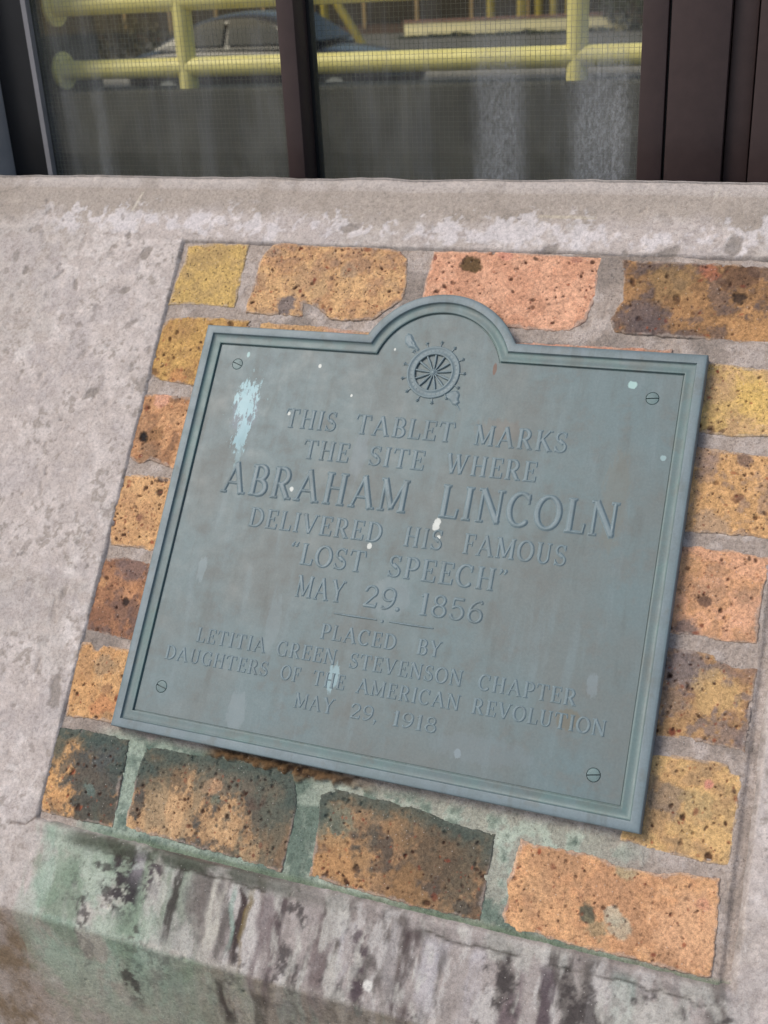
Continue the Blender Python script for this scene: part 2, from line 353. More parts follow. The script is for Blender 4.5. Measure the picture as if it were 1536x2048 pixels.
for pts in ([(80, 1628), (62, 1640), (50, 1648), (20, 1645)], [(300, 1690), (420, 1725), (520, 1742)]):     # hairline cracks
    q = [np.array(sl(x, y, -.013)) for x, y in pts]
    for a, b in zip(q, q[1:]):
        ab = b - a; t = np.clip(((UU - a[0]) * ab[0] + (VV - a[1]) * ab[1]) / (ab @ ab), 0, 1)
        k = sstep(2.2, .6, np.hypot(UU - a[0] - t * ab[0], VV - a[1] - t * ab[1]) + (n_c - .5) * 3)
        c = mixc(c, lin(110, 96, 88, ALB), k * .7); hgt -= k * 1.0
c = c * np.array([1.0, .99, .945])
P = np.stack([UU / 1000, prof[:, 0][:, None] + nor[:, 0][:, None] * hgt / 1000, prof[:, 1][:, None] + nor[:, 1][:, None] * hgt / 1000], -1)
P[-3:, :, 1:] = prof[-3:, None, :]
topz = sstep(440, 452, vcoord)[:, None] * ((fbm(UU, UU * 0, 70, 131, 4, .6) - .5) * 5)
P[:-3, :, 2] += topz[:-3] / 1000
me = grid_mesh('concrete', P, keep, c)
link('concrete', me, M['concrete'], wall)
me.flip_normals()
# --- bricks: outline in photo pixels (hidden ends run on under the plaque), colours, dark patches
def sdpoly(X, Y, poly):
    d = np.full(X.shape, 1e9); ins = np.zeros(X.shape, bool); n = len(poly)
    for i in range(n):
        (x0, y0), (x1, y1) = poly[i], poly[(i + 1) % n]; ex, ey = x1 - x0, y1 - y0
        t = np.clip(((X - x0) * ex + (Y - y0) * ey) / (ex * ex + ey * ey + 1e-9), 0, 1)
        d = np.minimum(d, np.hypot(X - x0 - t * ex, Y - y0 - t * ey))
        cr = ((y0 > Y) != (y1 > Y)) & (X < ex * (Y - y0) / (ey if ey else 1e-9) + x0); ins ^= cr
    return np.where(ins, -d, d)
BR = [
 # name, outline (px) or ('mm', outline), base, second, dark, dark amount, roughness, pits, extra patches [(px,py,r mm,colour,amt)]
 ('A', [(376, 492), (435, 485), (497, 489), (483, 555), (469, 616), (400, 608), (335, 610), (350, 565), (367, 525)], (203, 158, 72), (190, 148, 74), (160, 124, 72), .3, .5, 12, []),
 ('B', [(545, 489), (575, 486), (660, 492), (768, 495), (798, 502), (815, 520), (815, 565), (806, 600), (768, 625), (745, 642), (660, 640), (648, 628), (630, 612), (607, 607), (605, 634), (550, 630), (492, 625), (492, 612), (510, 565), (517, 525), (530, 505)],
  (212, 156, 92), (198, 138, 82), (142, 108, 84), .5, 1.5, 150, [(570, 610, 15, (112, 100, 98), .9), (700, 540, 12, (150, 122, 96), .6), (640, 580, 14, (196, 150, 92), .5), (545, 505, 10, (150, 118, 96), .6)]),
 ('C', [(868, 502), (1000, 503), (1208, 512), (1198, 550), (1193, 590), (1173, 640), (1138, 662), (1068, 660), (990, 650), (900, 640), (840, 640), (845, 587)], (226, 155, 112), (214, 140, 98), (190, 128, 90), .3, .7, 110, [(940, 530, 13, (92, 66, 30), .95), (1150, 520, 8, (170, 100, 76), .7), (1010, 512, 9, (214, 118, 96), .5)]),
 ('D', [(1245, 520), (1536, 530), (1620, 536), (1612, 695), (1536, 687), (1468, 685), (1343, 675), (1228, 665), (1220, 640), (1245, 600), (1248, 560)], (170, 116, 62), (140, 96, 54), (108, 84, 72), .95, 2.4, 90, [(1290, 640, 26, (104, 84, 78), .9), (1340, 560, 30, (150, 112, 62), .7), (1480, 555, 22, (96, 64, 46), .8), (1420, 540, 12, (186, 96, 60), .7), (1500, 660, 30, (196, 134, 70), .8), (1480, 595, 8, (50, 36, 30), .9)]),
 ('E1', [(325, 648), (340, 636), (370, 631), (430, 634), (500, 641), (490, 720), (470, 775), (380, 771), (345, 765), (318, 758), (300, 748), (298, 735), (305, 690)], (200, 146, 64), (186, 130, 60), (150, 104, 62), .4, 1.1, 70, [(370, 660, 13, (170, 120, 60), .6), (305, 745, 8, (90, 54, 36), .7), (355, 755, 12, (206, 130, 66), .7)]),
 ('E1b', [(517, 642), (620, 648), (740, 664), (760, 800), (500, 780)], (206, 150, 84), (196, 140, 84), (150, 110, 80), .3, .8, 10, [(690, 655, 30, (196, 140, 112), .8)]),
 ('E1c', [(800, 668), (1344, 700), (1330, 800), (800, 800)], (216, 138, 104), (200, 130, 90), (150, 110, 80), .3, .8, 10, []),
 ('E2', [(285, 787), (330, 788), (372, 793), (440, 800), (430, 948), (342, 937), (320, 928), (300, 921), (277, 930), (259, 915), (257, 895), (263, 862), (272, 820)], (212, 146, 88), (190, 124, 72), (128, 90, 62), .6, 1.5, 80, [(287, 874, 7.5, (34, 28, 26), 1.0), (300, 910, 17, (150, 108, 72), .8), (310, 868, 12, (150, 100, 52), .7), (325, 800, 12, (224, 150, 116), .7)]),
 ('E3', [(241, 949), (293, 948), (337, 956), (420, 965), (400, 1118), (301, 1101), (280, 1096), (250, 1093), (221, 1091), (216, 1058), (219, 1030), (225, 1000)], (218, 158, 92), (208, 146, 84), (170, 120, 78), .3, .9, 200, [(280, 1035, 7, (120, 64, 52), .7), (320, 985, 6, (60, 40, 30), .9)]),
 ('E4', [(207, 1117), (254, 1114), (296, 1124), (380, 1140), (360, 1300), (241, 1277), (195, 1268), (171, 1263), (171, 1240), (180, 1200), (189, 1162)], (176, 114, 70), (150, 94, 60), (116, 84, 70), .85, 1.4, 70, [(265, 1140, 20, (120, 92, 84), .8), (205, 1165, 10, (206, 140, 80), .8), (265, 1180, 14, (204, 132, 76), .7), (250, 1205, 6, (40, 30, 28), .9), (200, 1230, 16, (140, 88, 58), .8)]),
 ('E5', [(163, 1283), (182, 1284), (190, 1302), (197, 1302), (208, 1289), (256, 1298), (330, 1310), (310, 1470), (225, 1448), (176, 1437), (130, 1434), (137, 1387), (143, 1338)], (214, 152, 84), (206, 140, 74), (160, 122, 82), .35, .9, 60, [(210, 1330, 14, (160, 130, 92), .6), (205, 1415, 16, (204, 122, 66), .7), (215, 1380, 7, (150, 100, 62), .7)]),
 ('G1', [(117, 1455), (175, 1460), (258, 1480), (250, 1530), (233, 1610), (225, 1655), (150, 1640), (82, 1624), (82, 1600), (100, 1515)], (214, 150, 80), (200, 138, 72), (78, 78, 68), 1.0, 1.0, 90, [(185, 1560, 46, (80, 77, 68), .95), (215, 1500, 30, (78, 82, 78), .9), (190, 1620, 34, (80, 76, 64), .9), (180, 1580, 9, (98, 122, 110), .6), (110, 1600, 16, (206, 140, 74), .6)]),
 ('G2', [(292, 1494), (350, 1500), (430, 1512), (500, 1526), (590, 1546), (594, 1615), (575, 1700), (562, 1745), (420, 1702), (247, 1655), (250, 1635), (260, 1610), (272, 1555)], (200, 150, 94), (170, 124, 76), (88, 80, 68), 1.0, 1.3, 190, [(540, 1600, 52, (98, 90, 72), .95), (340, 1530, 36, (110, 88, 62), .85), (450, 1540, 40, (104, 94, 76), .85), (505, 1608, 13, (92, 70, 56), .8), (420, 1575, 12, (206, 148, 96), .7), (430, 1600, 8, (96, 112, 92), .7), (330, 1640, 34, (204, 154, 98), .7), (560, 1690, 26, (130, 100, 68), .8)]),
 ('G3', [(642, 1588), (668, 1578), (768, 1600), (843, 1618), (890, 1640), (933, 1656), (990, 1668), (984, 1712), (974, 1750), (968, 1800), (960, 1842), (833, 1815), (768, 1797), (690, 1775), (618, 1752), (630, 1690)], (170, 122, 74), (146, 106, 68), (88, 74, 60), .9, 1.2, 170, [(665, 1650, 26, (112, 116, 92), .8), (680, 1730, 36, (190, 130, 68), .7), (890, 1710, 46, (92, 76, 56), .85), (800, 1780, 26, (150, 104, 56), .7), (800, 1650, 24, (150, 110, 66), .6)]),
 ('G4', [(1040, 1675), (1068, 1690), (1118, 1695), (1193, 1711), (1228, 1728), (1308, 1746), (1368, 1746), (1440, 1757), (1438, 1825), (1430, 1900), (1423, 1955), (1413, 1957), (1268, 1920), (1118, 1885), (1073, 1867), (1038, 1865), (1005, 1847), (1003, 1830), (1013, 1795), (1012, 1770), (1028, 1725)], (218, 152, 92), (210, 140, 84), (170, 120, 80), .4, .6, 90, [(1175, 1830, 11, (86, 84, 64), .95), (1190, 1860, 12, (140, 124, 84), .7), (1225, 1830, 11, (176, 164, 134), .8), (1240, 1860, 13, (170, 160, 130), .7), (1120, 1720, 30, (180, 124, 78), .7), (1250, 1740, 12, (150, 150, 110), .6), (1405, 1810, 7, (206, 110, 84), .8), (1380, 1860, 40, (224, 160, 108), .6)]),
 ('F1', [(1380, 720), (1412, 724), (1500, 735), (1590, 745), (1572, 880), (1535, 873), (1454, 874), (1412, 866), (1340, 860)], (206, 156, 92), (212, 164, 78), (150, 112, 78), .4, 1.2, 50, [(1510, 800, 26, (222, 172, 70), .8), (1430, 790, 20, (186, 140, 92), .6), (1420, 858, 7, (96, 62, 40), .8)]),
 ('F2', [(1350, 885), (1415, 896), (1535, 913), (1568, 918), (1545, 1078), (1500, 1074), (1444, 1069), (1386, 1065), (1330, 1060)], (216, 154, 86), (206, 146, 78), (138, 112, 98), .6, 1.2, 60, [(1420, 920, 16, (160, 128, 108), .7), (1488, 917, 8, (110, 84, 76), .8), (1420, 1050, 20, (170, 136, 104), .7), (1478, 997, 6, (120, 72, 46), .8)]),
 ('F3', [(1330, 1085), (1386, 1091), (1450, 1098), (1540, 1112), (1530, 1170), (1520, 1222), (1514, 1286), (1444, 1283), (1395, 1272), (1351, 1268), (1300, 1260)], (222, 152, 104), (214, 144, 86), (160, 118, 88), .5, 1.1, 70, [(1408, 1202, 8, (90, 62, 48), .8), (1370, 1260, 12, (110, 92, 86), .8), (1500, 1230, 24, (230, 158, 112), .6), (1380, 1130, 14, (200, 140, 80), .6)]),
 ('F4', [(1290, 1290), (1346, 1296), (1428, 1308), (1434, 1320), (1480, 1334), (1515, 1338), (1503, 1417), (1490, 1506), (1444, 1493), (1390, 1484), (1371, 1477), (1327, 1476), (1270, 1465)], (180, 130, 74), (160, 114, 74), (120, 102, 96), .95, 1.5, 80, [(1370, 1340, 26, (128, 108, 98), .85), (1430, 1385, 24, (206, 158, 86), .6), (1345, 1400, 18, (140, 112, 90), .7), (1490, 1340, 16, (150, 106, 76), .7)]),
 ('F5', [(1270, 1500), (1332, 1508), (1371, 1512), (1420, 1522), (1456, 1530), (1466, 1545), (1481, 1553), (1483, 1576), (1470, 1660), (1458, 1731), (1400, 1722), (1343, 1711), (1293, 1697), (1240, 1680)], (214, 162, 88), (206, 150, 84), (150, 118, 78), .5, .9, 80, [(1330, 1600, 20, (130, 110, 92), .7), (1400, 1620, 18, (176, 142, 84), .7), (1418, 1570, 6, (214, 120, 100), .8), (1310, 1570, 12, (140, 114, 86), .6)]),
]
# --- mortar bed
ua = np.arange(-396, 424, 2.); va = np.arange(-386, 386, 2.)
UU, VV = np.meshgrid(ua, va)
n_a = fbm(UU, VV, 60, 151, 4); n_b = fbm(UU, VV, 16, 152, 4, .6); n_c = fbm(UU, VV, 6, 153, 3)
w = WMO + (n_a - .5) * 2.6 + (n_b - .5) * 2.4 + (n_c - .5) * .8 - 3.5 * sstep(394, 398, UU)
for b_ in BR: w -= 7 * sstep(-2.5, -6, sdpoly(UU, VV, np.array([sl(x, y, -.0165) for x, y in b_[1]])))
c = np.zeros(UU.shape + (3,)) + lin(180, 165, 153, ALB)
c = mixc(c, lin(196, 182, 172, ALB), sstep(.45, .65, n_b)); c = mixc(c, lin(148, 136, 126, ALB), sstep(.52, .68, n_a) * .8)
low = sstep(-250, -268, VV + (n_b - .5) * 14) * sstep(340, 240, UU + (n_a - .5) * 60) * sstep(-340, -300, UU)
c = mixc(c, lin(160, 178, 160, ALB), low * (.45 + .4 * sstep(60, -120, UU)))
c = mixc(c, lin(188, 200, 182, ALB), low * sstep(.48, .60, n_b) * .8)
c = mixc(c, lin(82, 102, 90, ALB), low * sstep(.50, .62, n_a * .5 + n_b * .5) * .75)
c = mixc(c, lin(88, 108, 96, ALB), low * sstep(-60, -160, UU) * sstep(.50, .60, n_b) * .6)
crumb = sstep(-249, -256, VV) * sstep(-268, -261, VV + (n_b - .5) * 16 + (n_c - .5) * 8) * sstep(-195, -165, UU) * sstep(60, -40, UU)
c = mixc(c, lin(112, 82, 50, ALB), crumb * .95); w += crumb * (n_c - .35) * 9 + crumb * 2
c = mixc(c, lin(60, 44, 32, ALB), crumb * sstep(.5, .4, n_c) * .9)
gb = sstep(-366, -372, VV) * sstep(-330, -250, UU)
c = mixc(c, lin(118, 132, 108, ALB), gb * .8)
me = grid_mesh('mortar', np.stack([UU, VV, w], -1) / 1000, None, c)
link('mortar', me, M['mortar'], wall, loc=PC, rot=SLROT)
def make_brick(i, spec):
    name, px, c1, c2, cd, damt, rgh, npit, patches = spec
    poly = np.array([sl(x, y, -.0165) for x, y in px]); cen = (poly.min(0) + poly.max(0)) / 2
    ua = np.arange(poly[:, 0].min() - 5, poly[:, 0].max() + 5, 1.0); va = np.arange(poly[:, 1].min() - 5, poly[:, 1].max() + 5, 1.0)
    X, Y = np.meshgrid(ua, va); sd_ = 300 + 23 * i
    d = sdpoly(X, Y, poly) + (fbm(X, Y, 11, sd_, 5, .7) - .5) * 4.5
    low = fbm(X, Y, 45, sd_ + 5, 4); mid = fbm(X, Y, 12, sd_ + 7, 4, .6); fine = fbm(X, Y, 4, sd_ + 9, 2)
    r = np.random.RandomState(sd_)
    top = WBR + r.uniform(-.5, .8)
    w = top + (low - .5) * 2.6 * rgh + (mid - .5) * 1.6 * rgh + (fine - .5) * .5 + (X - cen[0]) * r.uniform(-.006, .006)
    w -= .8 * np.exp(np.minimum(d, 0) / 2.0)
    w = np.where(d > 0, w - np.minimum(d, 2.2) * 9, w)
    DS = lambda q: tuple(v * .72 + (q[0] * .3 + q[1] * .59 + q[2] * .11) * .28 + 5 for v in q)
    c1, c2, cd = DS(c1), DS(c2), DS(cd)
    c = np.zeros(X.shape + (3,)) + lin(*c1, ALBB)
    c = mixc(c, lin(*c2, ALBB), sstep(.4, .6, mid * .6 + low * .4))
    c = c * (1 + (fbm(X, Y, 5, sd_ + 17, 3, .7) - .5) * .5)[..., None]
    c = mixc(c, lin(*cd, ALBB), sstep(.54, .66, low * .5 + mid * .5) * damt)
    c = mixc(c, lin(*cd, ALBB), sstep(.52, .62, fbm(X + 99, Y, 20, sd_ + 13, 5, .65)) * damt * .75)
    for (qx, qy, rad, cc, amt) in patches:
        a, b = sl(qx, qy, -.0165); q = np.hypot(X - a, (Y - b) * 1.15) / rad + (mid - .5) * 1.6 + (fine - .5) * .5
        k = sstep(1.15, .6, q) * amt; c = mixc(c, lin(*DS(cc), ALBB), k)
        if sum(cc) < 190: w -= k * 1.6
    for k_ in range(int(npit * 1.8)):
        a, b = r.uniform(ua[0], ua[-1]), r.uniform(va[0], va[-1]); rad = min(.7 + r.exponential(.45), 4); j0, j1 = np.searchsorted(ua, [a - 2 * rad - 1, a + 2 * rad + 1]); i0, i1 = np.searchsorted(va, [b - 2 * rad - 1, b + 2 * rad + 1])
        xx, yy = X[i0:i1, j0:j1], Y[i0:i1, j0:j1]; an = r.uniform(0, 3); ra, rb = rad * r.uniform(1, 1.7), rad
        x_ = ((xx - a) * math.cos(an) + (yy - b) * math.sin(an)) / ra; y_ = (-(xx - a) * math.sin(an) + (yy - b) * math.cos(an)) / rb
        k = sstep(1.25, .5, np.hypot(x_, y_) + (fine[i0:i1, j0:j1] - .5) * .8)
        hole = r.rand() < .55
        if hole: w[i0:i1, j0:j1] -= k * min(rad * 1.0, 2.2)
        c[i0:i1, j0:j1] = mixc(c[i0:i1, j0:j1], lin(*((70, 44, 34) if hole else random.choice([(120, 62, 46), (96, 72, 58), (150, 84, 58)])), ALBB), k * r.uniform(.5, .95))
    c = mixc(c, lin(172, 158, 146, ALBB), sstep(-3.5, -.5, d + (mid - .5) * 9) * .55)           # mortar smeared over the arris
    if name[0] == 'G':                                                                          # copper run-off from the plaque
        gz = sstep(.52, .66, fbm(X, Y * .4, 26, sd_ + 31, 4, .6)) * (1.0 if name in ('G1', 'G2') else .45) * sstep(330, 120, X) * sstep(-360, -330, X)
        c = mixc(c, lin(84, 96, 86, ALBB), gz * .4)
        if name != 'G4': c = mixc(c, lin(74, 86, 79, ALBB), sstep(-26, -6, d + (mid - .5) * 26) * sstep(cen[1] - 5, cen[1] + 20, Y) * .85)
    keep = (np.minimum(np.minimum(d[:-1, :-1], d[1:, 1:]), np.minimum(d[1:, :-1], d[:-1, 1:])) < 1.6)
    Pm = np.stack([X - cen[0], Y - cen[1], w - top], -1) / 1000
    me = grid_mesh('brick', Pm, keep, c)
    link('brick', me, M['brick'], wall, loc=slope_pt(cen[0], cen[1], top), rot=SLROT)
for i, b in enumerate(BR): make_brick(i, b)
# ================================================================ BRONZE PLAQUE
plq = empty('bronze_plaque', slope_pt(0, -252, -17)); plq.rotation_euler = SLROT
tag(plq, 'weathered blue-green bronze plaque with raised lettering screwed onto the bricks', 'plaque')
OFF = np.array([0, -252., -17.])                 # plaque-local = (u,v,w) - OFF, in mm
def pl(u, v, w): return ((u - OFF[0]) / 1000, (v - OFF[1]) / 1000, (w - OFF[2]) / 1000)
FACE = -6.0
def stain(m, vec_xyz, u, v, ru, rv, nz, amp=.9):
    """irregular patch mask round (u, v) mm"""
    X = m.math('DIVIDE', m.math('SUBTRACT', vec_xyz[0], (u - OFF[0]) / 1000), ru / 1000); Y = m.math('DIVIDE', m.math('SUBTRACT', vec_xyz[1], (v - OFF[1]) / 1000), rv / 1000)
    d = m.math('SQRT', m.math('ADD', m.math('MULTIPLY', X, X), m.math('MULTIPLY', Y, Y)))
    d = m.math('ADD', d, m.math('MULTIPLY', m.math('SUBTRACT', nz, .5), amp)); return m.step(d, 1.05, .75)
K8 = .68
def bronze(name, kind):
    m = NT(name); tc = m.n('ShaderNodeTexCoord'); sp = m.n('ShaderNodeSeparateXYZ'); gm = tc.outputs['Object']
    if kind != 'face':
        geo = m.n('ShaderNodeNewGeometry'); gm = geo.outputs['Position']
    m.t.links.new(gm, sp.inputs[0]); xyz = [sp.outputs[0], sp.outputs[1]]
    big = m.noise(7, 6, .6, gm); med = m.noise(40, 6, .65, gm); fin = m.noise(420, 4, .7, gm)
    mp = m.n('ShaderNodeMapping'); mp.inputs['Scale'].default_value = (60, 9, 9); m.t.links.new(gm, mp.inputs[0]); run = m.noise(1, 5, .6, mp.outputs[0])
    if kind == 'face': A, B, C_ = (117, 127, 124), (114, 134, 135), (123, 125, 119)
    elif kind == 'letter': A, B, C_ = (126, 144, 148), (130, 148, 152), (126, 138, 138)
    elif kind == 'rim': A, B, C_ = (126, 142, 146), (132, 148, 152), (118, 132, 132)
    elif kind == 'cove': A, B, C_ = (116, 132, 132), (112, 136, 133), (122, 130, 124)
    else: A, B, C_ = (104, 132, 130), (120, 144, 142), (96, 112, 110)
    c = m.mix(m.step(big, .38, .62), lin(*A, K8), lin(*B, K8))
    c = m.mix(m.math('MULTIPLY', m.step(med, .48, .68), .55), c, lin(*C_, K8))
    c = m.mix(m.math('MULTIPLY', m.step(run, .52, .70), .45), c, lin(128, 146, 148, K8))
    c = m.mix(m.math('MULTIPLY', m.step(run, .46, .30), .35), c, lin(100, 106, 100, K8))
    if kind in ('cove', 'rim'):
        c = m.mix(m.math('MULTIPLY', m.step(m.noise(26, 4, .6, gm), .5, .62),   .4 if kind == 'cove' else .1), c, lin(108, 142, 136, K8))
        c = m.mix(m.math('MULTIPLY', m.step(m.noise(33, 4, .6, gm), .56, .66), .35), c, lin(116, 118, 108, K8))
    c = m.mix(1, c, m.ramp(fin, [(.3, (.90,) * 3), (.7, (1.08,) * 3)]), 'MULTIPLY')
    if kind == 'face':
        mp2 = m.n('ShaderNodeMapping'); mp2.inputs['Scale'].default_value = (150, 55, 80); m.t.links.new(gm, mp2.inputs[0]); sm = m.noise(1, 5, .75, mp2.outputs[0])
        def sp_(px, py): return sl(px, py, -.006)
        for px, py, ru, rv, cc, amt, amp in [(490, 822, 19, 34, (140, 148, 158), .55, 1.2), (492, 808, 15, 26, (178, 216, 220), .9, 5.5), (484, 862, 10, 26, (172, 210, 216), .85, 5.5), (478, 905, 4, 30, (156, 188, 192), .5, 3),
                                             (497, 709, 2.2, 4, (176, 214, 210), .9, .8), (471, 1425, 13, 26, (142, 156, 158), .5, 1.6), (404, 1138, 6, 16, (146, 162, 164), .55, 1.8), (1265, 770, 5, 5, (186, 222, 214), .9, 1.2),
                                             (1327, 916, 3.5, 3.5, (176, 206, 206), .7, 1.6), (665, 1355, 8, 18, (168, 200, 204), .7, 2.2), (990, 737, 2.6, 8, (122, 78, 52), .8, .9), (1135, 1440, 14, 12, (124, 112, 84), .5, 1.6),
                                             (718, 915, 10, 30, (134, 146, 150), .4, 2.), (1185, 1370, 6, 14, (146, 160, 164), .45, 2.), (1000, 860, 30, 14, (130, 114, 98), .35, 1.6), (915, 1508, 4, 6, (160, 176, 182), .6, 1.6),
                                             (780, 1195, 26, 24, (136, 150, 152), .5, 1.4), (545, 1250, 9, 40, (134, 150, 152), .45, 1.6), (960, 1500, 60, 16, (130, 146, 150), .3, 1.6), (1230, 1000, 16, 60, (128, 124, 108), .35, 1.6)]:
            u, v = sp_(px, py); c = m.mix(m.math('MULTIPLY', stain(m, xyz, u, v, ru, rv, sm, amp), amt), c, lin(*cc, K8))
        vo = m.voro(26, gm); vc = m.n('ShaderNodeTexVoronoi'); vc.inputs['Scale'].default_value = 26; m.t.links.new(gm, vc.inputs[0])
        bw = m.n('ShaderNodeSeparateColor'); m.t.links.new(vc.outputs['Color'], bw.inputs[0])
        fl = m.math('MULTIPLY', m.step(m.math('ADD', vo, m.math('MULTIPLY', m.math('SUBTRACT', med, .5), .1)), .030, .018), m.step(bw.outputs[0], .62, .64))
        c = m.mix(fl, c, lin(214, 222, 214, .8))
        for px, py, r_ in [(875, 1045, 4.2), (872, 1053, 4.6), (877, 1075, 2.4), (833, 1083, 1.6), (739, 1092, 3.0), (640, 732, 2.2), (578, 827, 2.0), (583, 978, 2.6), (790, 699, 1.5), (703, 791, 1.5)]:
            u, v = sp_(px, py); c = m.mix(m.math('MULTIPLY', stain(m, xyz, u, v, r_, r_ * 1.3, fin, .9), .9), c, lin(214, 216, 206, .85))
    m.set(Base_Color=c, Roughness=m.ramp(med, [(.3, (.42,) * 3), (.7, (.58,) * 3)]), Specular_IOR_Level=.45)
    m.bump(m.math('ADD', m.math('MULTIPLY', fin, .35), med), .35, .0006)
    return m.m
for k in ('face', 'rim', 'cove', 'letter', 'screw'): M['b_' + k] = bronze('bronze_' + k, k)
HW, HH, AR, AC = 305., 252., 101., (2., 207.)
def outline(d, n=40):
    hw, hh, r = HW - d, HH - d, AR - d; dx = math.sqrt(max(r * r - (hh - AC[1]) ** 2, 0)); a0 = math.atan2(hh - AC[1], dx)
    pts = [(-hw, -hh), (hw, -hh), (hw, hh)]
    pts += [(AC[0] + r * math.cos(a), AC[1] + r * math.sin(a)) for a in np.linspace(a0, math.pi - a0, n)]
    pts += [(-hw, hh)]
    return pts
def loft(profile, name, mat, back=False):
    bm = bmesh.new(); rings = []
    for d, w in profile: rings.append([bm.verts.new(pl(u, v, w)) for u, v in outline(d)])
    for A, B in zip(rings, rings[1:]):
        n = len(A)
        for k in range(n): bm.faces.new([A[k], A[(k + 1) % n], B[(k + 1) % n], B[k]])
    if back: bm.faces.new(rings[0][::-1])
    bmesh.ops.recalc_face_normals(bm, faces=bm.faces)
    me = bpy.data.meshes.new(name); bm.to_mesh(me); bm.free(); shade(me); me.set_sharp_from_angle(angle=math.radians(32))
    return link(name, me, mat, plq)
loft([(0, -17), (0, -1.4), (.5, -.5), (1.4, 0), (4, .25), (9, .2), (10.2, -.1), (10.9, -1.6)], 'rim', M['b_rim'], True)
loft([(10.9, -1.6), (11.4, -2.6), (12.6, -3.3), (14.5, -3.7), (17, -3.6), (19.5, -3.2), (20.8, -3.1), (21.8, -3.6), (22.2, -6.6), (22.9, -6.7), (23.4, FACE - .02)], 'moulding', M['b_cove'])
SCREWS = [(sl(x, y, -.006), a) for x, y, a in [(475, 728, -.35), (1305, 797, .12), (323, 1373, -.25), (1187, 1550, .2)]]
WH = (0., 212.)
bm = bmesh.new(); edges = []
def loop(pts, w):
    vs = [bm.verts.new(pl(u, v, w)) for u, v in pts]; es = [bm.edges.new((vs[k], vs[(k + 1) % len(vs)])) for k in range(len(vs))]; return vs, es
def circ(c_, r, n=36): return [(c_[0] + r * math.cos(2 * math.pi * k / n), c_[1] + r * math.sin(2 * math.pi * k / n)) for k in range(n)]
edges += loop(outline(23.4), FACE)[1]
holes = [(q, 7.3, 3.0) for q, a in SCREWS] + [(WH, 22.0, 1.7)]
hv = []
for q, r, dp in holes: v_, e_ = loop(circ(q, r), FACE); edges += e_; hv.append((v_, q, r, dp))
bmesh.ops.triangle_fill(bm, use_beauty=True, use_dissolve=False, edges=edges)
for v_, q, r, dp in hv:
    b_ = [bm.verts.new(pl(u, v, FACE - dp)) for u, v in circ(q, r - .35)]; n = len(b_)
    for k in range(n): bm.faces.new([v_[k], b_[k], b_[(k + 1) % n], v_[(k + 1) % n]])
    bm.faces.new(b_)
bmesh.ops.recalc_face_normals(bm, faces=bm.faces)
if sum(f.normal.z * f.calc_area() for f in bm.faces) < 0: bmesh.ops.reverse_faces(bm, faces=bm.faces)
me = bpy.data.meshes.new('face'); bm.to_mesh(me); bm.free(); link('face', me, M['b_face'], plq)
# --- screws
def screw_mesh():
    b = MB(); R_, sl_ = 6.8, .55
    for s_ in (1, -1):
        a0 = math.asin(sl_ / R_); pts = [(R_ * math.cos(a), R_ * math.sin(a)) for a in np.linspace(a0, math.pi - a0, 20)]
        rings = []
        for k_, z in ((1, -2.6), (1, -.5), (.93, 0), (.5, .25)):
            rings.append([b.bm.verts.new((x * k_ / 1000, s_ * max(y * k_, sl_) / 1000, z / 1000)) for x, y in pts])
        for A, B in zip(rings, rings[1:]):
            for k in range(len(A)): b.bm.faces.new([A[k], A[(k + 1) % len(A)], B[(k + 1) % len(A)], B[k]])
        b.bm.faces.new(rings[-1])
    return b.mesh('screw', 30)
smesh = screw_mesh()
for (u, v), a in SCREWS: link('screw', smesh, M['b_screw'], plq, loc=pl(u, v, FACE + .2), rot=(0, 0, a))
# --- emblem: spinning wheel laid over a distaff
emb = link('emblem', MB().lathe([(22.0e-3, -3e-3), (22.2e-3, .9e-3), (23.0e-3, 1.5e-3), (24.2e-3, 1.3e-3), (24.8e-3, .75e-3), (29.3e-3, .75e-3), (30.0e-3, 1.3e-3), (31.2e-3, 1.5e-3), (32.2e-3, .9e-3), (32.6e-3, -.6e-3)], 64).mesh('wheel_rim', 50), M['b_letter'], plq, loc=pl(WH[0], WH[1], FACE))
rim_marks = MB()
for k in range(34):                              # worn ring of tiny letters, too small to read
    a = 2 * math.pi * k / 34; r_ = .0271; da = .022 + .012 * (k % 3 == 0)
    rim_marks.tube([((r_ - .0011) * math.cos(a - da * .2), (r_ - .0011) * math.sin(a - da * .2), .0007), ((r_ + .0012) * math.cos(a + da * .2), (r_ + .0012) * math.sin(a + da * .2), .0007)], .00045, 6)
rim_marks.build('rim_relief', M['b_letter'], emb)
spoke = MB().tube([(.0015, 0, -.0004), (.008, 0, -.0008), (.014, 0, -.0010), (.0222, 0, -.0008)], [.0011, .0010, .0017, .0013], 8).mesh('spoke', 60)
for k in range(13): link('spoke', spoke, M['b_letter'], emb, rot=(0, 0, 2 * math.pi * (k + .3) / 13))
MB().lathe([(0, .0016), (.0018, .0013), (.0034, .0001), (.0036, -.003)], 20).build('hub', M['b_letter'], emb, 60)
star = MB()
star.tube([(.0318, 0, .0002), (.0365, 0, .0004)], .0008, 6)
for k in range(5):
    a = 2 * math.pi * k / 5; star.tube([(.0375, 0, .0006), (.0375 + .0024 * math.cos(a), .0024 * math.sin(a), .0001)], [.0013, .0004], 6)
star = star.mesh('star', 50)
for k in range(13): link('star', star, M['b_letter'], emb, rot=(0, 0, 2 * math.pi * (k + .05) / 13))
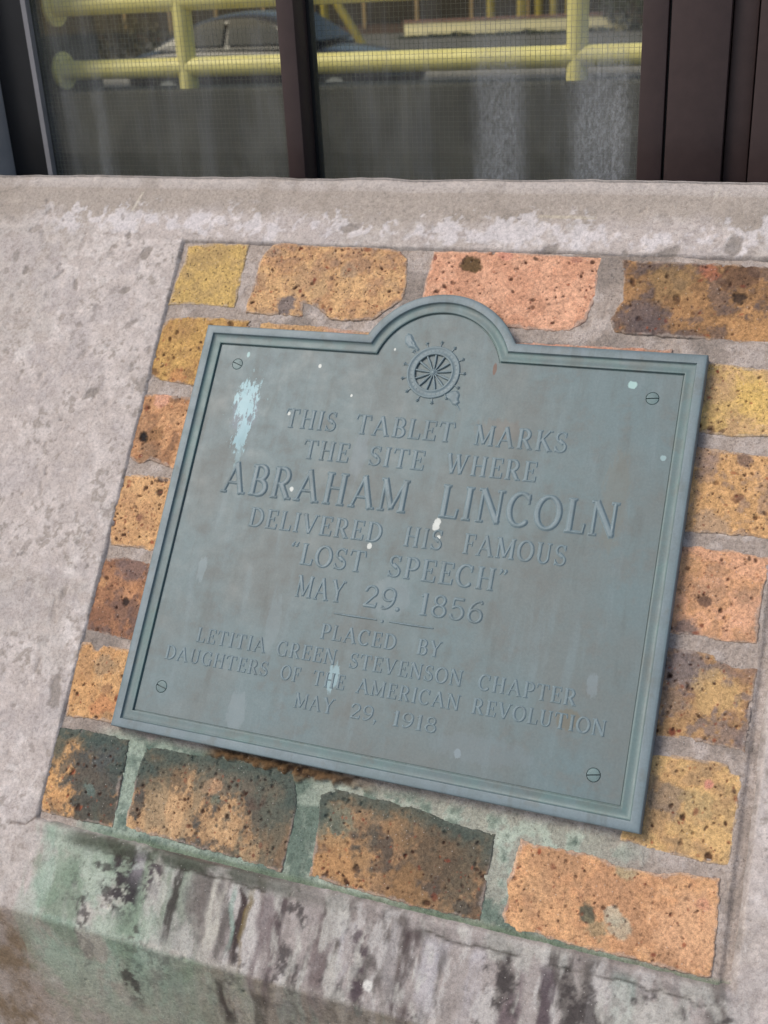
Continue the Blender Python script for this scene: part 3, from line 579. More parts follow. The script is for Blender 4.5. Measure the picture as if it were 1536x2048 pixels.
def relief(name, poly, hmax, sc, mat, parent, loc):
    """soft cast relief from an outline (mm)"""
    poly = np.array(poly); ua = np.arange(poly[:, 0].min() - 2, poly[:, 0].max() + 2, .5); va = np.arange(poly[:, 1].min() - 2, poly[:, 1].max() + 2, .5)
    X, Y = np.meshgrid(ua, va); d = sdpoly(X, Y, poly) + (fbm(X, Y, 4, 5, 3) - .5) * 1.2
    h = hmax * sstep(.6, -sc, d) * (1 - .35 * fbm(X + Y, (X - Y) * .3, 2.2, 8, 2)) - .3
    keep = np.minimum(np.minimum(d[:-1, :-1], d[1:, 1:]), np.minimum(d[1:, :-1], d[:-1, 1:])) < .8
    link(name, grid_mesh(name, np.stack([X, Y, h], -1) / 1000, keep), mat, parent, loc=loc)
relief('distaff', [(-44, 42), (-41, 47), (-35, 46), (-31, 39), (-25, 31), (-21, 27), (-24, 23), (-29, 27), (-36, 28), (-42, 33)], 2.0, 3, M['b_letter'], emb, (0, 0, 0))
relief('distaff', [(20, -25), (25, -21), (33, -19), (38, -24), (37, -30), (39, -34), (37, -37), (42, -43), (40.5, -44.5), (35, -39), (30, -38), (26, -33), (21, -31)], 2.0, 2.6, M['b_letter'], emb, (0, 0, 0))
# --- lettering: serif glyphs as soft cast relief, cap height 1
KT, KN = .185, .10
def seg(x0, y0, x1, y1, w): return ('s', x0, y0, x1, y1, w)
def arc(cx, cy, rx, ry, a0, a1, k=KT, n_=KN, ph=0):
    A = np.radians(np.linspace(a0, a1, max(6, int(abs(a1 - a0) / 9)))); out = []
    for a, b in zip(A, A[1:]):
        m_ = (a + b) / 2; w = n_ + (k - n_) * abs(math.cos(m_ + ph)) ** 1.3
        out.append(('c', cx + rx * math.cos(a), cy + ry * math.sin(a), cx + rx * math.cos(b), cy + ry * math.sin(b), w))
    return out
def sf(x, y, h=.125): yy = .032 if y == 0 else .968; return seg(x - h, yy, x + h, yy, .064)
def st(x, w=KT, a=0, b=1): return seg(x, a, x, b, w)
T_, B_ = .96, .04
GL = {
 'A': (.96, [seg(.125, 0, .47, 1, KN), seg(.45, 1, .82, 0, KT), seg(.24, .34, .70, .34, .07), sf(.13, 0), sf(.83, 0, .14)]),
 'B': (.76, [st(.2), seg(.06, T_, .36, T_, .07), seg(.06, B_, .38, B_, .07), seg(.2, .52, .4, .52, .07)] + arc(.36, .745, .25, .222, -90, 90) + arc(.38, .275, .29, .238, -90, 90)),
 'C': (.82, arc(.44, .5, .36, .47, 48, 312) + [seg(.70, .97, .70, .68, .07)]),
 'D': (.88, [st(.2), seg(.06, T_, .38, T_, .07), seg(.06, B_, .38, B_, .07)] + arc(.36, .5, .42, .462, -90, 90)),
 'E': (.74, [st(.2), seg(.06, T_, .66, T_, .07), seg(.06, B_, .68, B_, .07), seg(.2, .52, .5, .52, .07), seg(.64, .99, .66, .74, .07), seg(.67, .01, .69, .28, .075), seg(.5, .40, .5, .64, .06)]),
 'F': (.68, [st(.2), seg(.06, T_, .64, T_, .07), seg(.2, .52, .5, .52, .07), seg(.62, .99, .64, .74, .07), seg(.5, .40, .5, .64, .06), sf(.2, 0, .15)]),
 'G': (.86, arc(.44, .5, .36, .47, 48, 300) + [seg(.70, .97, .70, .70, .07), seg(.70, .03, .70, .42, KT * .9), seg(.56, .43, .82, .43, .064)]),
 'H': (.92, [st(.2), st(.72), seg(.2, .52, .72, .52, .07)] + [sf(x, y, .14) for x in (.2, .72) for y in (0, 1)]),
 'I': (.40, [st(.2), sf(.2, 0, .14), sf(.2, 1, .14)]),
 'K': (.90, [st(.2), seg(.24, .40, .72, 1, KN), seg(.36, .58, .78, 0, KT), sf(.2, 0, .14), sf(.2, 1, .14), sf(.74, 1), sf(.78, 0, .13)]),
 'L': (.70, [st(.2), sf(.2, 1, .14), seg(.06, B_, .66, B_, .07), seg(.64, .01, .67, .30, .075)]),
 'M': (1.08, [seg(.16, 0, .16, 1, KN), seg(.16, .99, .53, .08, KT), seg(.53, .08, .90, .99, KN), st(.90), sf(.15, 0, .125), sf(.9, 0, .14), seg(.02, .968, .2, .968, .064), seg(.86, .968, 1.04, .968, .064)]),
 'N': (.94, [seg(.16, 0, .16, 1, KN), seg(.17, .99, .78, .03, KT), seg(.78, 0, .78, 1, KN), sf(.16, 0), sf(.78, 1), seg(.02, .968, .2, .968, .064)]),
 'O': (.90, arc(.45, .5, .365, .465, 0, 360)),
 'P': (.74, [st(.2), seg(.06, T_, .38, T_, .07), seg(.2, .45, .38, .45, .07), sf(.2, 0, .15)] + arc(.36, .705, .28, .258, -90, 90)),
 'R': (.86, [st(.2), seg(.06, T_, .38, T_, .07), seg(.2, .47, .40, .47, .07), sf(.2, 0, .14), seg(.40, .48, .72, .02, KT), seg(.62, .032, .86, .032, .064)] + arc(.36, .715, .27, .248, -90, 90)),
 'S': (.68, arc(.34, .735, .23, .225, 35, 240, .12, .085) + arc(.34, .265, .25, .228, 62, -148, .12, .085) + [seg(.24, .58, .46, .44, KT), seg(.55, .98, .55, .74, .065), seg(.09, .02, .09, .28, .065)]),
 'T': (.84, [st(.42), sf(.42, 0, .15), seg(.05, T_, .79, T_, .07), seg(.03, .74, .08, .99, .07), seg(.81, .74, .76, .99, .07)]),
 'U': (.90, [seg(.2, .3, .2, 1, KT), seg(.70, .3, .70, 1, KN), sf(.2, 1, .14), sf(.70, 1)] + arc(.45, .32, .25, .29, 180, 360, .13, .085)),
 'V': (.90, [seg(.12, 1, .47, .02, KT), seg(.47, .02, .78, 1, KN), sf(.13, 1, .13), sf(.79, 1)]),
 'W': (1.26, [seg(.12, 1, .40, .02, KT), seg(.40, .02, .64, 1, KN), seg(.60, 1, .86, .02, KT), seg(.86, .02, 1.12, 1, KN), sf(.13, 1, .13), sf(.62, 1, .13), sf(1.12, 1, .11)]),
 'Y': (.88, [seg(.12, 1, .44, .45, KT), seg(.44, .45, .76, 1, KN), st(.44, KT, 0, .5), sf(.44, 0, .15), sf(.13, 1, .13), sf(.77, 1, .11)]),
 '1': (.46, [st(.25), sf(.25, 0, .16), seg(.26, .97, .08, .84, .075)]),
 '2': (.70, arc(.34, .72, .24, .245, 165, -40, .13, .085) + [seg(.55, .60, .1, .06, .09), seg(.07, .07, .62, .07, .13), seg(.61, .02, .65, .26, .06), seg(.1, .70, .1, .80, .11)]),
 '5': (.68, [seg(.14, .93, .58, .93, .12), seg(.15, .93, .13, .52, .075)] + arc(.32, .32, .27, .285, 130, -150, .14, .085) + [seg(.08, .16, .10, .26, .10)]),
 '6': (.72, arc(.36, .31, .27, .275, 0, 360, .13, .085) + arc(.56, .40, .47, .56, 92, 172, .13, .085) + [seg(.58, .84, .58, .94, .1)]),
 '8': (.72, arc(.36, .75, .21, .21, 0, 360, .12, .085) + arc(.36, .28, .27, .245, 0, 360, .13, .085)),
 '.': (.24, [('c', .12, .09, .121, .09, .17)]), ',': (.24, [('c', .12, .09, .121, .09, .16), ('c', .14, .05, .09, -.12, .07)]),
 '“': (.36, [('c', .08, .84, .09, .90, .10), ('c', .08, .9, .14, 1.0, .05), ('c', .25, .84, .26, .90, .10), ('c', .25, .9, .31, 1.0, .05)]),
 '”': (.36, [('c', .10, .96, .11, .90, .10), ('c', .11, .9, .06, .80, .05), ('c', .27, .96, .28, .90, .10), ('c', .28, .9, .23, .80, .05)]),
}
GL['9'] = (.72, [(t, .72 - a, 1 - b, .72 - c_, 1 - d, w) for t, a, b, c_, d, w in GL['6'][1]])
GM = {}
def glyph(ch):
    if ch in GM: return GM[ch]
    wdt, pr = GL[ch]; X, Y = np.meshgrid(np.arange(-.1, wdt + .1, .022), np.arange(-.2, 1.1, .022)); d = np.full(X.shape, 9.)
    for t, x0, y0, x1, y1, w in pr:
        ex, ey = x1 - x0, y1 - y0; L = math.hypot(ex, ey); ux, uy = ex / L, ey / L
        if t == 'c':
            q = np.clip((X - x0) * ux + (Y - y0) * uy, 0, L); e = np.hypot(X - x0 - q * ux, Y - y0 - q * uy) - w / 2
        else:
            a = np.abs((X - (x0 + x1) / 2) * ux + (Y - (y0 + y1) / 2) * uy) - L / 2; b = np.abs(-(X - (x0 + x1) / 2) * uy + (Y - (y0 + y1) / 2) * ux) - w / 2
            e = np.hypot(np.maximum(a, 0), np.maximum(b, 0)) + np.minimum(np.maximum(a, b), 0)
        d = np.minimum(d, e)
    h = .048 * sstep(.034, -.040, d) - .006
    keep = np.minimum(np.minimum(d[:-1, :-1], d[1:, 1:]), np.minimum(d[1:, :-1], d[:-1, 1:])) < .034
    GM[ch] = (grid_mesh('letter', np.stack([X, Y, h], -1), keep), wdt); return GM[ch]
def word(txt, pxl, pxr, v, cap):
    ul = sl(*pxl, -.006)[0]; ur = sl(*pxr, -.006)[0]
    gap = .10; nat = sum(GL[c_][0] for c_ in txt) + gap * (len(txt) - 1)
    sx = (ur - ul) / nat; x = ul
    for c_ in txt:
        me, wdt = glyph(c_)
        link('letter', me, M['b_letter'], plq, loc=pl(x, v, FACE), scale=(sx / 1000, cap / 1000, max(cap, 19) / 1000)); x += (wdt + gap) * sx
    return x
LINES = [
 (129.3, 24.0, [('THIS', (575, 817), (679, 823)), ('TABLET', (715, 833), (913, 846)), ('MARKS', (946, 890), (1137, 880))]),
 (93.0, 23.5, [('THE', (610.5, 882), (696.5, 920)), ('SITE', (735, 927), (847, 938)), ('WHERE', (896, 906), (1072, 960))]),
 (41.2, 38.6, [('ABRAHAM', (440.6, 982), (811, 1027)), ('LINCOLN', (873, 1035), (1243, 1009))]),
 (4.0, 23.0, [('DELIVERED', (495, 1049), (764, 1070)), ('HIS', (804, 1094), (883, 1098)), ('FAMOUS', (922.5, 1109), (1133, 1120))]),
 (-32.8, 25.0, [('“', (584, 1083), (601, 1083)), ('LOST', (597, 1127), (735, 1105)), ('SPEECH', (772, 1153), (987, 1183)), ('”', (999, 1139), (1017, 1142))]),
 (-70.2, 25.0, [('MAY', (589, 1192), (694, 1163)), ('29', (723, 1212), (793, 1200)), ('.', (788, 1221), (800, 1222)), ('1856', (834, 1230), (968, 1225))]),
 (-113.0, 17.2, [('PLACED', (638, 1276), (792, 1290)), ('BY', (831, 1311), (886, 1285))]),
 (-139.7, 17.0, [('LETITIA', (391, 1280), (530, 1303)), ('GREEN', (552, 1306), (675, 1305)), ('STEVENSON', (696, 1335), (928, 1345)), ('CHAPTER', (954, 1381), (1151, 1414))]),
 (-165.2, 16.4, [('DAUGHTERS', (328.6, 1314), (535, 1348)), ('OF', (559, 1355), (603, 1338)), ('THE', (623, 1369), (687, 1381)), ('AMERICAN', (710, 1387), (922, 1397)), ('REVOLUTION', (940, 1432), (1214.7, 1446))]),
 (-193.0, 16.5, [('MAY', (586, 1413.6), (670.6, 1401)), ('29', (697.6, 1436.6), (745, 1440)), (',', (744, 1445), (753, 1445)), ('1918', (782, 1452), (874, 1454))]),
]
for v, cap, ws in LINES:
    for t, a, b in ws: word(t, a, b, v, cap)
for a, b in ((-61, -9), (6, 57)):
    MB().tube([pl(a, -82.6, FACE + .1), pl((a + b) / 2, -82.6, FACE + .1), pl(b, -82.6, FACE + .1)], [.0008, .0013, .0008], 10).build('divider_bar', M['b_letter'], plq, 60)
me, wdt = glyph('.'); link('divider_dot', me, M['b_letter'], plq, loc=pl(-4.5, -85.5, FACE), scale=(.018, .022, .02))
# ================================================================ WINDOW
YW = .42
win = empty('wired_window', (-.28, YW, ZC + .23)); tag(win, 'dark brown metal window with dusty wired glass above the sloping wall', 'window')
M['frame'] = simple('brown_anodised_metal', lin(62, 48, 46), .45, 60, .12, .05)
M['black'] = simple('black_gasket', (.010, .010, .011), .5, 40, .2)
M['alu'] = simple('grey_aluminium', lin(122, 120, 122), .45, 30, .12)
Z0, Z1 = ZC + .225, ZC + 1.35
def wloc(o): o.location = Vector(o.location) - win.location; return o
def wbox(name, mat, x0, x1, y0, y1, z0=Z0, z1=Z1, bev=.0015): return wloc(MB().box(x0, x1, y0, y1, z0, z1, bev).build(name, mat, win, 30))
ux = lambda x, y, Y: float(onY(x, y, Y)[0])
yf = YW - .045
xm0, xm1 = ux(578, 352, yf), ux(611, 352, yf)
wbox('mullion', M['frame'], xm0, xm1, yf, YW - .006)
wbox('mullion_gasket', M['black'], xm0 - .004, xm1 + .004, YW - .0055, YW + .010, bev=0)
xr0, xr1 = ux(1272, 356, yf), ux(1321, 358, yf)
wbox('jamb', M['frame'], xr0, xr1, yf, YW + .03)
xr2 = ux(1440, 362, yf); wbox('jamb_cover', M['frame'], xr1 + .003, xr2, yf + .001, YW + .03)
wbox('jamb_gasket', M['black'], xr1 - .002, xr1 + .005, yf + .012, YW + .028, bev=0)
xr3 = ux(1490, 364, yf); wbox('jamb', M['frame'], xr2 + .001, xr3, yf + .012, YW + .03)
wbox('jamb_gasket', M['black'], xr3 - .002, xr3 + .004, yf + .02, YW + .028, bev=0)
wbox('jamb_cover', M['frame'], xr3 + .003, xr3 + .13, yf - .01, YW + .03)
xl0, xl1 = ux(103, 350, YW - .01), ux(121, 350, YW - .01)
wbox('glazing_bead', M['alu'], xl0 - .004, xl0 + .004, YW - .012, YW - .002, bev=0)
xk = ux(22, 352, yf); xk = ux(0, 352, yf); wbox('jamb', M['black'], xk, xl0 - .005, YW - .008, YW + .03)
wbox('head', M['frame'], xk - .06, xr3 + .13, yf - .002, YW + .032, Z1 + .001, Z1 + .07)
wbox('sill_rail', M['frame'], xk - .06, xr3 + .13, yf + .004, YW + .031, Z0 - .02, Z0 + .03)
# glass: clear wired panes with dust and dried drips
m = NT('wired_glass'); N_ = m.N; tr = m.n('ShaderNodeBsdfTransparent'); tr.inputs[0].default_value = (.84, .83, .75, 1)
gl = m.n('ShaderNodeBsdfGlossy'); gl.inputs['Roughness'].default_value = .02; fr = m.n('ShaderNodeFresnel'); fr.inputs[0].default_value = 1.5
mx = m.n('ShaderNodeMixShader'); m.t.links.new(fr.outputs[0], mx.inputs[0]); m.t.links.new(tr.outputs[0], mx.inputs[1]); m.t.links.new(gl.outputs[0], mx.inputs[2])
df = m.n('ShaderNodeBsdfDiffuse'); df.inputs[0].default_value = (.52, .53, .54, 1)
d1 = m.noise(1, 7, .75, m.coord((30, 1, 3.2), 'Object')); d2 = m.noise(1, 6, .8, m.coord((420, 1, 160), 'Object')); sp = m.n('ShaderNodeSeparateXYZ'); tc = m.n('ShaderNodeTexCoord'); m.t.links.new(tc.outputs['Object'], sp.inputs[0])
def band(x, w_): return m.step(m.math('ABSOLUTE', m.math('SUBTRACT', m.math('ADD', sp.outputs[0], m.math('MULTIPLY', m.math('SUBTRACT', d1, .5), .03)), x)), w_, w_ * .25)
zf = m.step(sp.outputs[2], ZC + .60, ZC + .38)
dirt = m.math('MULTIPLY', m.step(d1, .42, .75), .10)
for xx, w_, am in ((ux(1000, 250, YW) ,   .045, .42), (ux(1190, 250, YW) , .05, .45), (ux(1240, 250, YW) , .012, .28), (ux(205, 260, YW) , .014, .18), (ux(1270, 250, YW) , .02, .10)):
    dirt = m.math('ADD', dirt, m.math('MULTIPLY', m.math('MULTIPLY', band(xx, w_), zf), m.math('MULTIPLY', m.step(d2, .25, .75), am)))
dirt = m.math('ADD', dirt, m.math('MULTIPLY', zf, .035))
m2 = m.n('ShaderNodeMixShader'); m.val(m2.inputs[0], m.math('MINIMUM', dirt, .6)); m.t.links.new(mx.outputs[0], m2.inputs[1]); m.t.links.new(df.outputs[0], m2.inputs[2]); m.t.links.new(m2.outputs[0], m.out.inputs[0])
M['glass'] = m.m
M['wire'] = simple('galvanised_wire', (.42, .42, .40), .5, 50, .2)
for a, b in ((xl0 - .002, xm0 + .002), (xm1 - .002, xr0 + .002)):
    wloc(MB().box(a, b, YW, YW + .005, Z0, Z1).build('glass_pane', M['glass'], win, 30))
    w_ = MB(); p_ = .0064; r_ = .00019; y_ = YW + .0078
    for i in range(int((b - a) / p_)): x = a + .003 + i * p_; w_.box(x - r_, x + r_, y_ - r_, y_ + r_, Z0, Z1)
    for i in range(int((Z1 - Z0) / p_)): z = Z0 + i * p_ + .001; w_.box(a, b, y_ + .0001 + r_, y_ + .0001 + 3 * r_, z - r_, z + r_)
    o = wloc(w_.build('wire_mesh', M['wire'], win, None)); o['kind'] = 'stuff'
# concrete pier left of the window and lintel over it
def pier(name, x0, x1, y0, y1, z0, z1, label, cat):
    o = MB().box(x0, x1, y0, y1, z0, z1, .006).build(name, pier_mat, None, 30); tag(o, label, cat); return o
pier_mat = simple('pier_concrete', lin(176, 172, 168, ALB), .9, 14, .14, .3)
pier('concrete_pier', xk - .55, xk - .0006, yf, YW + .03, 0.0, Z1 + .5, 'grey concrete pier flanking the dark brown window', 'pier')
# ================================================================ BEHIND THE GLASS: parapet, yellow railing, street
YR = 1.95
pz = float(onY(640, 176, YR - .09)[2])
m = NT('stained_parapet_concrete'); n1 = m.noise(1, 6, .65, m.coord((16, 16, 1.6))); n2 = m.noise(7, 6, .65); n3 = m.noise(1, 6, .7, m.coord((40, 40, 2.5), 'Object', (3, 0, 1)))
c = m.mix(m.step(n2, .35, .65), lin(66, 66, 62, .6), lin(94, 94, 90, .6)); c = m.mix(m.math('MULTIPLY', m.step(n1, .55, .72), .5), c, lin(140, 140, 138, .6)); c = m.mix(m.math('MULTIPLY', m.step(n3, .60, .74), .6), c, lin(44, 44, 42, .6))
m.set(Base_Color=c, Roughness=.95); m.bump(m.noise(60, 5, .6), .3, .002); M['par'] = m.m
px0 = ux(112, 200, YR - .09)
o = MB().box(px0 - .2, 3.2, YR - .09, YR + .11, 0.0, pz, .012).build('parapet_wall', M['par'], None, 30); tag(o, 'low stained concrete parapet wall beneath the yellow railing', 'wall')
m = NT('yellow_paint'); n1 = m.noise(14, 5, .6); n2 = m.noise(70, 5, .7)
c = m.mix(m.step(n1, .4, .65), lin(250, 240, 164, .98), lin(244, 232, 150, .98)); c = m.mix(m.math('MULTIPLY', m.step(n2, .66, .72), .7), c, lin(120, 96, 60)); m.set(Base_Color=c, Roughness=.42)
M['yellow'] = m.m
rail = empty('yellow_railing', (float(onY(381, 186, YR)[0]), YR, pz)); tag(rail, 'yellow painted pipe railing standing on the low concrete parapet', 'railing')
def rl(o): o.location = Vector(o.location) - rail.location; return o
RP = .0265
xa = ux(128, 143, YR)
for (ya_, yb_) in ((141, 104), (13, -16)):
    za = float(onY(142, ya_, YR)[2]); zb = za
    rl(MB().tube([(xa, YR, za), (0.6, YR, za), (2.9, YR, za)], RP, 18).build('rail', M['yellow'], rail, 60))
    f = MB(); f.tube([(xa - .004, YR, za), (xa + .006, YR, za)], .052, 28)
    f = rl(f.build('flange', M['yellow'], rail, 40))
    for k in range(4):
        a = math.pi / 4 + k * math.pi / 2; bo = MB().tube([(xa + .006, YR + .040 * math.cos(a), za + .040 * math.sin(a)), (xa + .012, YR + .040 * math.cos(a), za + .040 * math.sin(a))], .007, 6).build('bolt', M['yellow'], f, 30)
        bo.location = -Vector(f.location) + (Vector(bo.location) - rail.location)
x1 = float(onY(381, 186, YR)[0]); x2 = float(onY(1153, 172, YR)[0])
for k in range(-0, 4):
    x = x1 + k * (x2 - x1)
    rl(MB().tube([(x, YR, pz - .05), (x, YR, float(onY(142, 13, YR)[2]))], RP, 18).build('post', M['yellow'], rail, 60))
# pier that the flanges are bolted to
pier('concrete_pier', xa - .46, xa - .0045, YR - .16, YR + .2, 0.0, ZC + 1.6, 'dark concrete pier with the yellow railing bolted to its side', 'pier').data.materials[0] = M['par']
# slanting handrail beyond the car
rail2 = empty('stair_handrail', (-7., 18.4, 0)); tag(rail2, 'slanting yellow handrail beyond the parked car', 'handrail')
def r2(pts, name, r=.07): o = MB().tube(pts, r, 14).build(name, M['yellow_dull'], rail2, 60); o.location = Vector(o.location) - rail2.location
M['yellow_dull'] = simple('dull_yellow_paint', lin(190, 170, 70, .8), .5, 6, .15)
a = Vector(onY(645, -40, 18.4)); b = Vector(onY(722, 84, 18.4)); d_ = (b - a); e = a + d_ * ((.0 - a.z) / d_.z)
r2([a, a.lerp(e, .5), e], 'handrail'); r2([(a.x, a.y, 0), (a.x, a.y, a.z + .03)], 'post')
# ---- car on the street
def build_car(Y, px_rear, px_front):
    roofz = float(onY(560, 12, Y)[2]); xr = ux(300, 95, Y)
    L = 4.6; H_ = 1.43
    car = empty('parked_car', (xr + 2.0, Y, -.002)); tag(car, 'dark grey saloon car parked on the street beyond the railing', 'car')
    paint = simple('dark_car_paint', lin(34, 32, 36), .25, 200, .06, 0, .3, Coat_Weight=.35, Coat_Roughness=.1)
    glassm = simple('car_glass', (.010, .012, .013), .15, 10, .1, Specular_IOR_Level=.2)
    tyre = simple('tyre_rubber', (.02, .02, .02), .85, 60, .2); rimm = simple('alloy_rim', (.45, .46, .48), .35, 40, .1, 0, .8)
    x0 = -2.05
    # body: cross sections along x  (x, half width, sill z, belt z)
    sec = [(0, .70, .38, .70), (.08, .78, .30, .86), (.5, .84, .24, .95), (1.2, .87, .22, .97), (2.2, .88, .20, .95), (3.0, .87, .20, .93), (3.3, .86, .22, .92), (3.9, .82, .24, .84), (4.35, .74, .28, .72), (4.58, .60, .36, .58)]
    b = bmesh.new(); rings = []
    for x, hw, zs, zb in sec:
        pr = [(-hw * .86, zs), (-hw * .98, zs + .12), (-hw, (zs + zb) / 2), (-hw * .97, zb - .08), (-hw * .88, zb), (0, zb + .035), (hw * .88, zb), (hw * .97, zb - .08), (hw, (zs + zb) / 2), (hw * .98, zs + .12), (hw * .86, zs)]
        rings.append([b.verts.new((x + x0, y, z)) for y, z in pr])
    for A, B in zip(rings, rings[1:]):
        for k in range(len(A)): b.faces.new([A[k], A[(k + 1) % len(A)], B[(k + 1) % len(A)], B[k]])
    b.faces.new(rings[0]); b.faces.new(rings[-1][::-1]); bmesh.ops.recalc_face_normals(b, faces=b.faces)
    me = bpy.data.meshes.new('body'); b.to_mesh(me); b.free(); shade(me); o = link('body', me, paint, car)
    sub = o.modifiers.new('sub', 'SUBSURF'); sub.levels = 2; sub.render_levels = 2
    # greenhouse shell
    gs = [(.62, .62, .97, .98), (.95, .62, .97, 1.20), (1.35, .60, .97, 1.37), (1.85, .58, .97, H_), (2.3, .58, .97, H_ - .01), (2.65, .60, .96, 1.33), (3.0, .64, .95, 1.13), (3.28, .68, .93, .95)]
    b = bmesh.new(); rings = []
    for x, hw, zb, zt in gs:
        h = zt - zb; pr = [(-.80, zb - .04), (-(.80 - .20 * h / .45), zb + h * .82), (-(.70 - .22 * h / .45), zt - .01), (0, zt + .02), (.70 - .22 * h / .45, zt - .01), (.80 - .20 * h / .45, zb + h * .82), (.80, zb - .04)]
        rings.append([b.verts.new((x + x0, y, z)) for y, z in pr])
    for A, B in zip(rings, rings[1:]):
        for k in range(len(A) - 1): b.faces.new([A[k], A[k + 1], B[k + 1], B[k]])
    bmesh.ops.recalc_face_normals(b, faces=b.faces); me = bpy.data.meshes.new('roof'); b.to_mesh(me); b.free(); shade(me); o = link('roof', me, paint, car)
    sub = o.modifiers.new('sub', 'SUBSURF'); sub.levels = 2; sub.render_levels = 2
    for s_ in (-1, 1):
        for poly in ([(.98, .985), (1.12, 1.16), (1.42, 1.30), (1.80, 1.345), (1.80, .985)], [(1.88, .985), (1.88, 1.35), (2.28, 1.34), (2.58, 1.25), (2.95, 1.0), (2.92, .985)]):
            pts = []
            for x, z in poly: pts.append((x + x0, s_ * (.815 - .20 * (z - .97) / .45 + .012), z))
            b = bmesh.new(); b.faces.new([b.verts.new(p) for p in pts]); r_ = bmesh.ops.extrude_face_region(b, geom=list(b.faces))
            for v in [e for e in r_['geom'] if isinstance(e, bmesh.types.BMVert)]: v.co.y -= s_ * .02
            bmesh.ops.recalc_face_normals(b, faces=b.faces); me = bpy.data.meshes.new('side_window'); b.to_mesh(me); b.free(); link('side_window', me, glassm, car)
        MB().box(2.86 + x0, 3.02 + x0, *sorted((s_ * .86, s_ * 1.0)), .96, 1.07, .02).build('mirror', paint, car)
        for x in (.85, 3.62):
            w = MB().tube([(x + x0, s_ * .68, .32), (x + x0, s_ * .885, .32)], .32, 28).build('wheel', tyre, car, 40)
            MB().tube([(x + x0, s_ * .886, .32), (x + x0, s_ * .90, .32)], .20, 20).build('rim', rimm, w, 40)
        MB().box(4.36 + x0, 4.52 + x0, *sorted((s_ * .44, s_ * .64)), .60, .68, .02).build('headlight', simple('lamp_lens', (.6, .6, .62), .15), car)
    b = bmesh.new(); b.faces.new([b.verts.new(p) for p in [(2.74 + x0, -.52, 1.335), (3.27 + x0, -.64, .985), (3.27 + x0, .64, .985), (2.74 + x0, .52, 1.335)]]); me = bpy.data.meshes.new('windscreen'); r_ = bmesh.ops.extrude_face_region(b, geom=list(b.faces))
    for v in [e for e in r_['geom'] if isinstance(e, bmesh.types.BMVert)]: v.co += Vector((.02, 0, .025))
    bmesh.ops.recalc_face_normals(b, faces=b.faces); b.to_mesh(me); b.free(); link('windscreen', me, glassm, car)
    return car
build_car(16.0, 290, 830)
# ---- far side of the street: pale low wall, shrubs, dark shopfront
YB = 37.0
tl = onY(808, 47, YB); tr_ = onY(1226, 28, YB); bl = onY(808, 78, YB)
cream = simple('cream_render', lin(252, 238, 190, .95), .85, 5, .06, .1)
pw = MB().box(float(tl[0]), float(tr_[0]) + .6, YB, YB + .35, 0.1, float(tl[2]), .01).build('garden_wall', cream, None, 30); tag(pw, 'cream rendered low wall across the street', 'wall')
MB().box(float(tl[0]) - .04, float(tr_[0]) + .64, YB - .04, YB + .39, float(tl[2]) + .002, float(tl[2]) + .07, .01).build('coping', simple('coping_stone', lin(150, 112, 100), .8), pw, 30)
def shrub(x, y, z0, rx, ry, rz, n, label, cols, seed, name='shrub'):
    r = np.random.RandomState(seed); root = empty(name, (x, y, z0)); tag(root, label, 'shrub', 'low plants along the cream wall' if name == 'low_plant' else None)
    V, F, C_ = [], [], []
    for i in range(n):
        d = r.normal(size=3); d /= np.linalg.norm(d); rad = r.uniform(.35, 1) ** .5
        p = np.array([d[0] * rx * rad, d[1] * ry * rad, rz * (1 + d[2] * rad)]) * (1 + .18 * math.sin(5 * d[0] + 3 * d[2])); s_ = r.uniform(.03, .075)
        a = r.normal(size=3); a /= np.linalg.norm(a); b = np.cross(a, r.normal(size=3)); b /= np.linalg.norm(b)
        k = len(V); V += [p - a * s_, p + b * s_ * .5, p + a * s_, p - b * s_ * .5]; F.append((k, k + 1, k + 2, k + 3))
    me = bpy.data.meshes.new('foliage'); me.from_pydata([tuple(v) for v in V], [], F); o = link('foliage', me, leafm[cols], root); o['kind'] = 'stuff'
    st_ = MB()
    for k in range(5): a = k * 1.256; st_.tube([(0, 0, 0), (rx * .3 * math.cos(a), ry * .3 * math.sin(a), rz * .7), (rx * .6 * math.cos(a), ry * .6 * math.sin(a), rz * 1.3)], [.03, .02, .01], 6)
    st_.build('stem', simple('bark', (.09, .065, .045), .9), root)
leafm = [simple('leaf_dark', (.028, .042, .016), .6, 6, .5), simple('leaf_olive', (.10, .085, .04), .6, 4, .5)]
p = onY(1262, 60, YB - .6); shrub(float(p[0]), YB - .7, .1, .85, .6, .62, 1800, 'dark green shrub at the end of the cream wall', 0, 1)
for i, x in enumerate(np.linspace(830, 1200, 9)):
    p = onY(x, 78, YB - .3); shrub(float(p[0]), YB - .45, .1, .55, .2, .035 + .015 * (i % 3), 260, 'low green plant in the row along the foot of the cream wall', 0, 20 + i, 'low_plant')
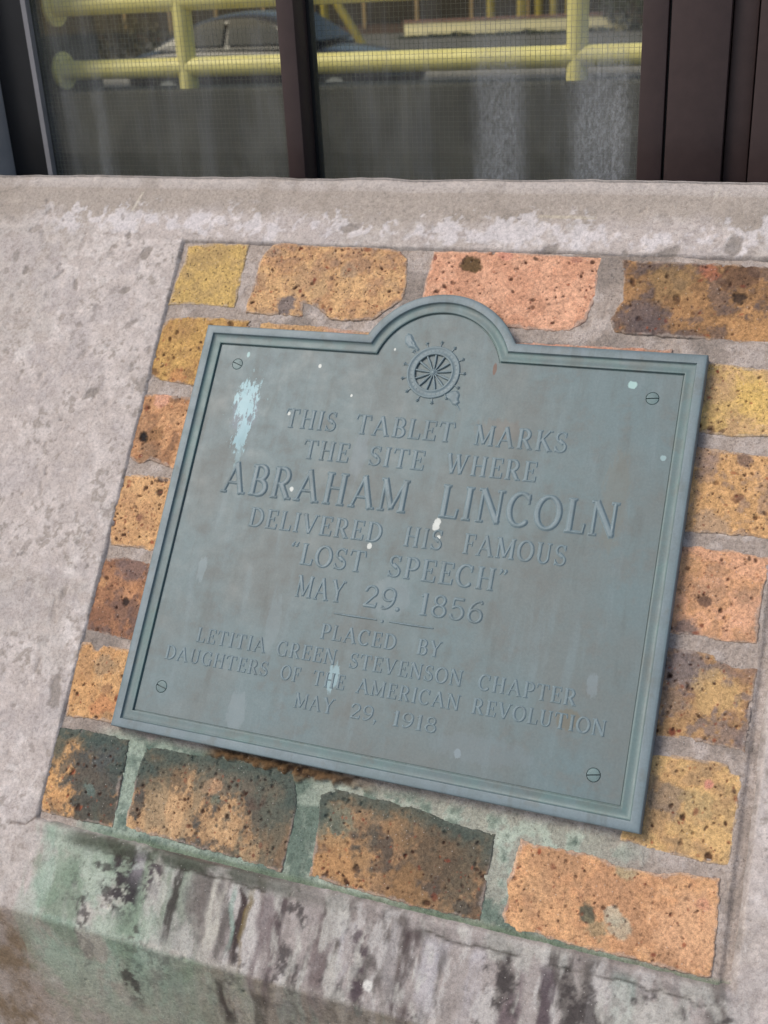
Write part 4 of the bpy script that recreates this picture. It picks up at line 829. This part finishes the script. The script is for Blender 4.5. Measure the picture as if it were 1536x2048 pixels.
for i, (x, y) in enumerate([(140, 60), (215, 50), (290, 62)]):
    p = onY(x, 90, 27.); shrub(float(p[0]), 27., .1, 1.1, .6, .52 + .1 * (i == 1), 1400, ['broad dark shrub across the street behind the car boot', 'tallest olive brown shrub across the street', 'olive shrub with bare gaps, nearest the car boot'][i], 1 if i else 0, 40 + i)
bld = empty('shop_building', (-20, 41.5, 0.1)); tag(bld, 'dark glazed shopfront with pale vertical mullions across the street', 'building')
def bb(name, mat, x0, x1, y0, y1, z0, z1): o = MB().box(x0, x1, y0, y1, z0, z1).build(name, mat, bld, 30); o.location = Vector(o.location) - bld.location; return o
wallm = simple('brown_facade', lin(92, 72, 58), .85, 3, .2); dark = simple('shop_glass', (.022, .02, .018), .12, 2, .3); mul = simple('pale_mullion', lin(180, 150, 104), .5, 10, .1)
X0, X1 = -42, 4
bb('wall', wallm, X0, X1, 41.6, 50, 0.1, 5.5)
xs = np.arange(X0 + .5, X1, 2.05)
for i, x in enumerate(xs):
    bb('shop_window', dark, x, x + 1.9, 41.52, 41.62, .45, 3.1)
    bb('mullion', mul, x + 1.925, x + 2.02, 41.44, 41.598, .3, 3.2)
bb('stall_riser', wallm, X0 + .3, X1 - .3, 41.50, 41.599, .1, .40); bb('fascia', simple('fascia_board', lin(110, 92, 60), .6), X0, X1, 41.40, 41.599, 3.25, 3.9)

# bent yellow hoops standing behind the cream wall
for i, (x, lab) in enumerate([(1012, 'widest bent yellow pipe hoop behind the cream wall'), (1062, 'yellow pipe hoop in the row behind the cream wall'), (1092, 'yellow pipe hoop in the row behind the cream wall'), (1122, 'yellow pipe hoop in the row behind the cream wall')]):
    p = onY(x, 20, 37.9); h = 1.35 + .2 * (i == 0); w_ = .5 if i == 0 else .22; q = []
    for a in np.linspace(0, math.pi, 13): q.append((float(p[0]) - w_ * math.cos(a), 37.9 + .02 * i, h + w_ * math.sin(a)))
    q = [(q[0][0], q[0][1], .1)] + q + [(q[-1][0], q[-1][1], .1)]
    tag(MB().tube(q, .13 if i == 0 else .09, 14).build('yellow_hoop', M['yellow_dull']), lab, 'hoop', 'yellow hoops behind the cream wall')
